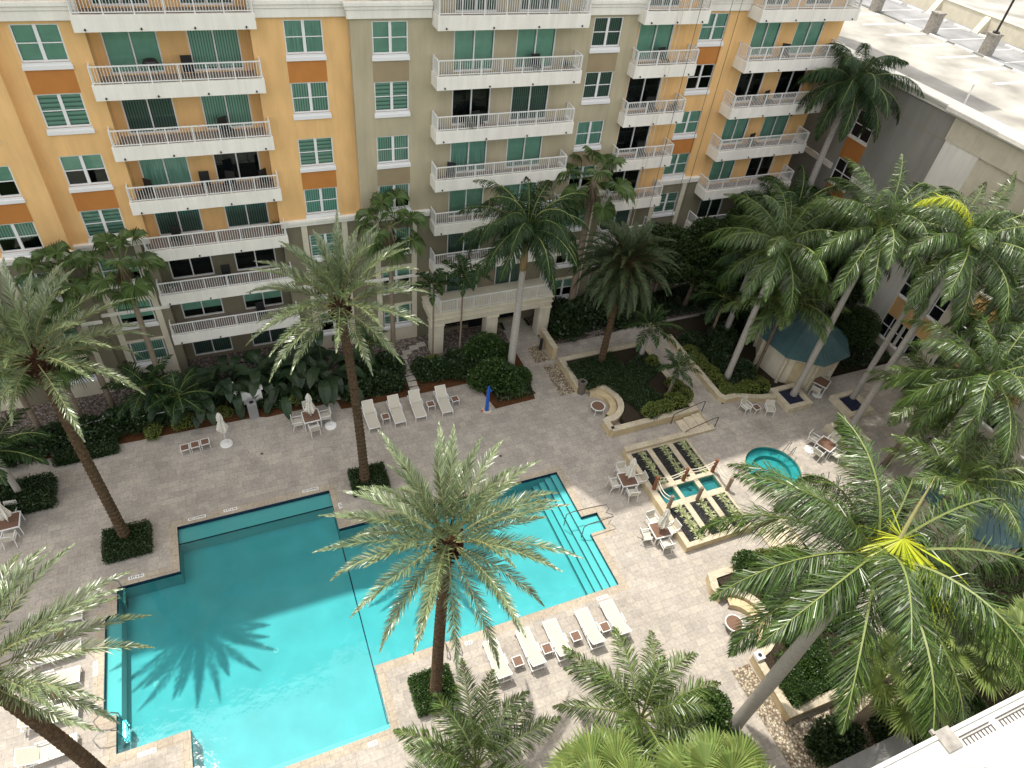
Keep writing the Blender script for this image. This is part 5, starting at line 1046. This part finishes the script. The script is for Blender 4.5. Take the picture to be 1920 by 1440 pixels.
def fire_table(label,x,y,z=0):
    t=empty('round_table',label,'table',(x,y,z),0,'round brown tables'); q=MB(); q.lathe([(.42,.46),(.42,.49)],28); q.build('table_top','table_brown',t); q=MB()
    for i in range(28):
        a=2*math.pi*i/28; b_=2*math.pi*(i+1)/28; q.bar((.45*math.cos(a),.45*math.sin(a),.475),(.45*math.cos(b_),.45*math.sin(b_),.475),.06,.05)
    q.build('frame','white_metal',t)
    for i in range(4): a=.78+1.57*i; q=MB(); q.bar((.42*math.cos(a),.42*math.sin(a),.46),(.46*math.cos(a),.46*math.sin(a),0),.04,.04); q.build('leg','white_metal',t)
fire_table('round brown table with white rim in the shaded curved bench recess',20.0,26.35); fire_table('round brown table in the sunlit bench recess at lower right',19.6,10.3)
# bins, cabinet, shower post, life ring, boards
def bin_(label,x,y,z,m1,h=.95):
    t=empty('litter_bin',label,'litter bin',(x,y,z),0); q=MB(); oc=arc(0,0,.30,22.5,337.5,7); q.prism(oc,0,h); 
    q.build('body',m1,t,bevel=.01); q=MB(); q.prism(arc(0,0,.33,22.5,337.5,7),h,h+.05); q.build('lid',m1,t); q=MB(); q.lathe([(.15,h+.051),(.15,h+.056)],16); q.build('opening','room_dark',t)
bin_('brown octagonal litter bin at the end of the pebble strip',19.75,28.3,0,'bin_brown'); bin_('dark litter bin beside the green bushes by the last lounger',13.25,31.2,0,'bin_brown',.85)
t=empty('waste_box','tall grey waste box below the white towel cabinet','litter bin',(-1.13,32.3,0)); q=MB(); q.box(-.28,-.28,0,.28,.28,1.15); q.build('body','concrete_grey',t,bevel=.02); q=MB(); q.lathe([(.14,1.151),(.14,1.157)],16); q.build('opening','room_dark',t)
t=empty('towel_cabinet','white slatted pool service cabinet among dark leaves','cabinet',(-1.2,33.3,0),.05); q=MB(); q.box(-.75,-.45,.5,.75,.45,1.5); q.build('body','white_plastic',t,bevel=.02); q=MB(); q.box(-.85,-.5,1.51,-.70,.5,1.75); q.box(.70,-.5,1.51,.85,.5,1.75); q.build('side_rail','white_plastic',t); q=MB(); q.box(-.65,-.4,1.505,.6,.35,1.53); q.build('towel_stack','sling',t)
for a in (-.7,.7): q=MB(); q.box(a-.05,-.4,0,a+.05,.4,.499); q.build('leg','dark_metal',t)
t=empty('shower_post','bright blue outdoor shower post at the bush corner','shower',(12.95,28.55,0)); q=MB(); q.tube([(0,0,0),(0,0,.1),(0,0,1.7),(0,0,2.15)],[.16,.13,.11,.06],14); q.build('post','blue_paint',t); q=MB(); q.tube([(0,0,1.95),(.05,-.25,2.05)],.03,8); q.lathe([(.07,1.98),(.07,2.0)],12,0,(.06,-.27)); q.build('shower_head','blue_paint',t); q=MB(); q.lathe([(.34,.004),(.34,.03)],20); q.build('base_plate','kerb_stone',t); q=MB(); q.tube([(-.42,-.05,.05),(-.3,-.05,.12)],.04,8); q.build('foot_tap','red_paint',t)
t=empty('life_ring','white life ring on a pole stand among the left shrubs','life ring',(-9.0,33.2,0)); q=MB(); nn=24
for i in range(nn): a=2*math.pi*i/nn; b_=2*math.pi*(i+1)/nn; q.tube([(.32*math.cos(a),.04*1,1.1+.32*math.sin(a)),(.32*math.cos(b_),.04,1.1+.32*math.sin(b_))],.075,8,cap=False)
o=q.build('ring','white_plastic',t); o.rotation_euler=(R(-50),0,0); o.location=(0,-.9,.35); q=MB(); q.tube([(0,.1,0),(0,.1,1.3)],.04,8); q.build('stand','white_metal',t)
q=MB(); q.tube([(-10.6,33.0,1.2),(-8.9,33.2,1.25)],.03,6); tag(q.build('rescue_pole','white_plastic'),'thin white rescue pole lying by the life ring','pole'); q=MB(); q.tube([(-7.6,33.0,1.0),(-3.6,33.1,1.0)],.035,6); q.tube([(-3.8,33.08,0),(-3.8,33.08,1.0)],.04,6); q.tube([(-7.3,33.0,0),(-7.3,33.0,1.0)],.04,6); tag(q.build('low_rail','white_plastic'),'long thin white rail above the orange mulch','rail')
# pool ladders and handrails
def ladder(label,pts_list,treads=None):
    t=empty('pool_ladder',label,'pool ladder',(0,0,0),0,'steel pool ladders'); 
    for pts in pts_list: q=MB(); q.tube(pts,.028,8); q.build('rail','steel',t)
    if treads:
        for a,b_ in treads: q=MB(); q.bar(a,b_,.12,.03); q.build('tread','steel',t)
def lad(label,x,y,dx,dy,w_=.55):
    sx,sy=-dy,dx; P=[]
    for s_ in (-w_/2,w_/2): bx,by=x+sx*s_,y+sy*s_; P.append([(bx-dx*.75,by-dy*.75,0),(bx-dx*.72,by-dy*.72,.55),(bx-dx*.45,by-dy*.45,.85),(bx,by,.85),(bx+dx*.22,by+dy*.22,.6),(bx+dx*.25,by+dy*.25,-.8)])
    ladder(label,P,[((x+dx*.25-sx*w_/2,y+dy*.25-sy*w_/2,z),(x+dx*.25+sx*w_/2,y+dy*.25+sy*w_/2,z)) for z in (-.25,-.5,-.75)])
lad('steel pool ladder at the upper left pool corner',-8.75,21.9,1,0,.75); lad('steel pool ladder pair near the lower left pool corner',-8.75,15.35,1,0,.75); lad('steel pool ladder next to the front date palm trunk',5.7,14.4,0,1,.6)
t=empty('pool_handrail','long bent steel handrail over the pool entry steps','handrail',(0,0,0)); 
q=MB(); q.tube([(14.1,18.9,-.3),(14.1,18.9,.75),(14.5,18.9,.85),(15.6,18.85,.85),(16.55,18.75,.85),(16.6,18.5,.8),(16.3,18.3,.8),(16.6,18.05,.8),(16.55,17.9,.85),(14.9,17.85,.85),(14.7,17.85,.7),(14.7,17.85,-.3)],.026,8); q.build('rail','bronze_metal',t)
# depth markings
def marker(txt,x,y,rz,size=.17,col_='dark_metal'):
    t=empty('depth_marker','white deck tile reading %s %s'%(txt,marker.where),'pool marking',(x,y,0),rz,'pool depth markings')
    cu_=bpy.data.curves.new('t','FONT'); cu_.body=txt; cu_.size=size; cu_.align_x='CENTER'; cu_.align_y='CENTER'; cu_.offset=.004
    to=bpy.data.objects.new('t',cu_); col.objects.link(to); bpy.context.view_layer.update(); me=bpy.data.meshes.new_from_object(to.evaluated_get(bpy.context.evaluated_depsgraph_get())); bpy.data.objects.remove(to)
    me.materials.clear(); me.materials.append(M[col_]); xs_=[v.co.x for v in me.vertices]; w_=(max(xs_)-min(xs_))/2+.06
    link('lettering',me,t,(0,0,.0105)); q=MB(); q.box(-w_,-size*.62,.0045,w_,size*.62,.010); q.build('tile','white_plastic',t)
for txt,x,y,rz,wh in [('4 FT 6 IN',-3.2,25.45,0,'above the far left pool ledge'),('4 FT 6 IN',-7.9,22.7,0,'by the upper left pool corner'),('4 FT 6 IN',-9.6,18.4,math.pi/2,'beside the left pool edge'),('4 FT 6 IN',-7.6,13.95,math.pi,'on the lower left deck corner'),('4 FT',6.6,14.0,math.pi,'below the pool near the front ladder'),('3 FT 6 IN',14.0,14.0,math.pi,'below the pool entry steps'),('NO DIVING',-4.9,25.45,0,'at the far left pool corner'),('NO DIVING',1.1,25.5,0,'above the pool ledge right end'),('4 FT',2.45,23.9,-math.pi/2,'beside the inner pool corner'),('4 FT 6 IN',6.2,22.75,0,'behind the front date palm crown'),('4 FT',1.2,11.1,math.pi,'at the bottom pool corner')]:
    marker.where=wh; marker(txt,x,y,rz,.15)
# skimmer lids on the deck
q=MB(); q.lathe([(.16,.002),(.16,.010)],18); SK=q.mesh('skimmer_lid',['white_plastic'])
for i,(x,y) in enumerate([(-9.6,20.4),(-9.6,16.6)]): tag(link('skimmer_lid',SK,None,(x,y,.002)),'round white skimmer lid left of the pool, %s one'%['upper','lower'][i],'skimmer lid')
# stepping stones
q=MB(); q.box(-.3,-.22,0,.3,.22,.05); SS=q.mesh('stepping_stone',['step_stone'])
pts=[(9.0,31.7),(9.0,32.25),(9.02,32.8),(9.0,33.35),(8.95,33.9),(8.95,34.45),(9.1,35.0),(9.5,35.45),(10.1,35.8),(10.7,36.0)]
for i,(x,y) in enumerate(pts): tag(link('stepping_stone',SS,None,(x,y,.015),random.uniform(-.1,.1)),'stepping stone leading to the tan wall, %s from the deck'%ordn[i],'stepping stone','stepping stones to the building')
for i,(x,y) in enumerate([(3.9,32.4),(3.85,33.0),(3.8,33.6),(3.8,34.2),(3.9,34.8)]): tag(link('stepping_stone',SS,None,(x,y,.015),random.uniform(-.1,.1)),'stepping stone between the dark shrubs left of the date palm, %s from the deck'%ordn[i],'stepping stone','stepping stones to the building')
for i,(x,y) in enumerate([(24.9,8.9),(25.5,8.4),(26.1,7.9),(26.7,7.5)]): tag(link('stepping_stone',SS,None,(x+2.9,y+.6,.53),.5),'pale stepping stone in the lower right garden, %s from the left'%ordn[i],'stepping stone','stepping stones in the right garden')
# patio fence, small wall by the portico
q=MB(); simple_rail(q,(-4.4,36.1,.0),(2.4,36.1,.0),1.15,1.3,.12,.02,.05); simple_rail(q,(-4.4,36.1,.0),(-4.4,37.3,.0),1.15,1.3,.12,.02,.05); simple_rail(q,(2.4,36.1,.0),(2.4,37.3,.0),1.15,1.3,.12,.02,.05); tag(q.build('patio_fence','dark_metal'),'black metal fence around the left ground-floor patio','fence')
mb=MB(); wall_path(mb,[(19.35,31.95),(19.35,34.2)],.32,0,1.1); tag(mb.build('entrance_wall',['stone_block','kerb_side']),'short beige wall beside the portico path','wall'); q=MB(); q.tube([(18.85,33.2,0),(18.85,33.2,1.0)],.12,10); tag(q.build('bollard','dark_metal'),'short black bollard light beside the portico wall','bollard')
q=MB(); q.box(-.22,-.22,.6,.22,.22,.85); o=q.build('speaker_box','white_plastic',loc=(19.6,8.35,0),bevel=.02); tag(o,'small white box with a dark lens on the south planter wall','box'); q=MB(); q.lathe([(.1,.851),(.1,.87)],14); q.build('lens','dark_metal',o)
# balcony furniture
def bal_chair(label,x,y,z,rz,m_='dark_metal',_c={}):
    if m_ not in _c:
        t=empty('balcony_chair',label,'chair',(x,y,z),rz,'dark chairs on the balconies'); q=MB(); q.box(-.26,-.26,.38,.26,.26,.44); q.build('seat',m_,t); q=MB(); q.box(-.26,-.30,.44,.26,-.25,.98); q.build('backrest',m_,t)
        for a in (-.24,.24):
            for b_ in (-.24,.24): q=MB(); q.bar((a,b_,.4),(a,b_,0),.04,.04); q.build('leg',m_,t)
        _c[m_]=t; return t
    return dup(_c[m_],(x,y,z),rz,label)
def fz(k): return 2.84+3*k+.505
bal_chair('tall dark chair on the second highest left balcony',-.6,37.9,fz(5),math.pi); bal_chair('dark chair at the left end of the fourth highest left balcony',-4.0,37.6,fz(3),2.4); bal_chair('dark chair by the wall between the doors, fourth highest left balcony',-1.0,37.9,fz(3),math.pi); bal_chair('dark chair near the open door, fourth highest left balcony',.2,37.7,fz(3),2.7); bal_chair('dark chair at the right end of the fourth highest left balcony',2.2,37.6,fz(3),3.8)
bal_chair('dark framed chair on the lower left balcony with the flower pot',-1.0,37.8,fz(1),math.pi)
t=empty('barbecue','round black barbecue on the second highest left balcony','barbecue',(-2.2,37.8,fz(5))); q=MB(); q.lathe([(.06,.55),(.34,.72),(.36,.80),(.30,.95),(.05,1.03)],18); q.build('kettle','dark_metal',t)
for i in range(3): a=2.1*i; q=MB(); q.bar((.2*math.cos(a),.2*math.sin(a),.65),(.34*math.cos(a),.34*math.sin(a),0),.03,.03); q.build('leg','dark_metal',t)
t=empty('potted_plant','plant in a white pot on the lower left balcony','plant',(-4.1,37.6,fz(1))); q=MB(); q.lathe([(.12,.0),(.18,.35)],14); q.build('pot','white_plastic',t); link('leaves',SPI,t,(0,0,.3),0,.7)
bal_chair('dark chair on the highest full balcony of the middle stack',17.5,36.4,fz(5),math.pi)
for nm_,xs_,yy_,ks in (('middle',(12.6,14.2,16.1,18.9),36.4,(4,3,2,1)),('narrow',(24.6,26.1,27.5),36.75,(5,4,3,2)),('right-hand',(32.9,35.4,38.6),36.65,(5,4,3)),('left',(-3.2,.6),37.7,(4,2,0))):
    for ki,k in enumerate(ks):
        x_=xs_[(ki*3+1)%len(xs_)]; bal_chair('dark chair on the %s balcony stack, %s storey above the lowest'%(nm_,ordn[k]),x_,yy_,fz(k),math.pi+random.uniform(-.6,.6))
for i,(x,y,k,l) in enumerate([(13.6,36.35,4,'small green potted plant on a middle-stack balcony'),(19.3,36.4,5,'potted plant at the right end of the top middle balcony'),(34.2,36.6,4,'potted plant on a right-hand balcony'),(2.3,37.7,2,'potted plant at the right end of a lower left balcony'),(27.8,36.7,4,'potted plant at the corner of a narrow balcony')]):
    t=empty('potted_plant',l,'plant',(x,y,fz(k)),i,'potted plants on the balconies'); q=MB(); q.lathe([(.14,.0),(.20,.38)],14); q.build('pot','wood_post',t); link('leaves',SPI,t,(0,0,.3),0,.8)
# hanging ropes on the right facade
for i,(x,y) in enumerate([(26.0,36.12),(26.3,36.12),(27.4,36.05),(30.0,36.6),(30.7,36.6)]):
    q=MB(); q.tube([(x,y,46),(x,y,4+i)],.014 if i not in (0,1) else .016,5); tag(q.build('hanging_rope','dark_metal' if i in (2,3,4) else 'rope'),'thin %s line hanging down the right facade, %s from the left'%('dark' if i in (2,3,4) else 'pale',ordn[i]),'rope','lines hanging down the facade')

# ---- small things that a real place has: leaf litter and damp patches on the deck, towels
rng=np.random.default_rng(99); lv=Leaves(); k=420
P=np.stack([rng.uniform(-12,19,k),rng.uniform(12.5,31,k),np.full(k,.012)],1); ok=np.array([not inside(a[0],a[1]) for a in P]); P=P[ok]; k=len(P); th=rng.uniform(0,6.28,k)
A=np.stack([np.cos(th),np.sin(th),rng.normal(0,.12,k)],1)*rng.uniform(.05,.14,k)[:,None]; B=np.stack([-np.sin(th),np.cos(th),np.zeros(k)],1)*.025; lv.quads(P,A,B,0)
tag(bpy.data.objects.new('fallen_leaves',lv.mesh('fallen_leaves',['dead_leaf'])),'small fallen leaf bits scattered over the pool deck',kind='stuff'); o=[x for x in bpy.data.objects if x.name=='fallen_leaves'][0]; col.objects.link(o)
for i,(x,y,rz) in enumerate([(-1.1,29.0,.3),(4.6,28.0,1.2),(12.4,24.6,.5)]):
    q=MB(); q.prism(arc(0,0,.09,0,315,7),0,.008); tag(q.build('floor_drain','bronze_metal',loc=(x,y,.001)),'small dark round floor drain in the shaded deck, %s from the left'%ordn[i],'drain','floor drains in the deck')

# low planting that hides the soil of the beds
def cover(name,rects,n,size,mats,label,h=.28,seed=1):
    r=np.random.default_rng(seed); lv=Leaves(); A0=sum((a[2]-a[0])*(a[3]-a[1]) for a in rects)
    for x0,y0,x1,y1,z in rects:
        k=int(n*(x1-x0)*(y1-y0)/A0); X=r.uniform(x0,x1,k);Y=r.uniform(y0,y1,k); hh=h*(.35+.65*np.clip(np.sin(X*2.1)*np.sin(Y*2.7+X)+.5+r.normal(0,.25,k),0,1)); P=np.stack([X,Y,z+hh*r.uniform(.3,1,k)],1)
        A=nrm(UP*.5+r.normal(0,.8,(k,3)))*size*r.uniform(.6,1.4,k)[:,None]; B=nrm(np.cross(A,r.normal(0,1,(k,3))))*size*.5*r.uniform(.6,1.4,k)[:,None]; lv.quads(P,A,B,0)
    o=bpy.data.objects.new(name,lv.mesh(name,mats)); col.objects.link(o); tag(o,label,kind='stuff')
cover('ground_cover',[(-16,32.7,-1.6,34.2,.0),(-.2,32.4,3.5,34.1,.0),(4.2,31.7,8.6,34.1,.0),(9.4,31.9,14.2,34.2,.0),(13.9,28.9,16.6,31.6,0),(19.8,34.0,44,37.2,.0)],26000,.20,['shrub_leaf'],'dark low planting that covers the beds along the building',.38,1)
cover('ground_cover',[(28.8,24.9,32.4,31.0,.5),(32.4,29.2,44.2,33.0,.5),(39.5,24.2,44.3,29.2,.5)],16000,.20,['shrub_leaf'],'dark low planting around the far pavilion',.4,2)
cover('ground_cover',[(20.3,5.9,26.2,8.3,.5),(22.3,8.3,26.2,12.6,.5),(28.8,4.5,44,12.7,.5),(26.8,-1,31,4.4,.0),(22.9,1.2,26.8,3.4,0),(39.0,13.2,44.3,17,.5)],24000,.18,['shrub_leaf_green'],'green low planting in the lower right gardens',.35,3)

for o in bpy.data.objects:
    if o.parent is None and 'category' in o and 'kind' not in o: o['kind']='thing'
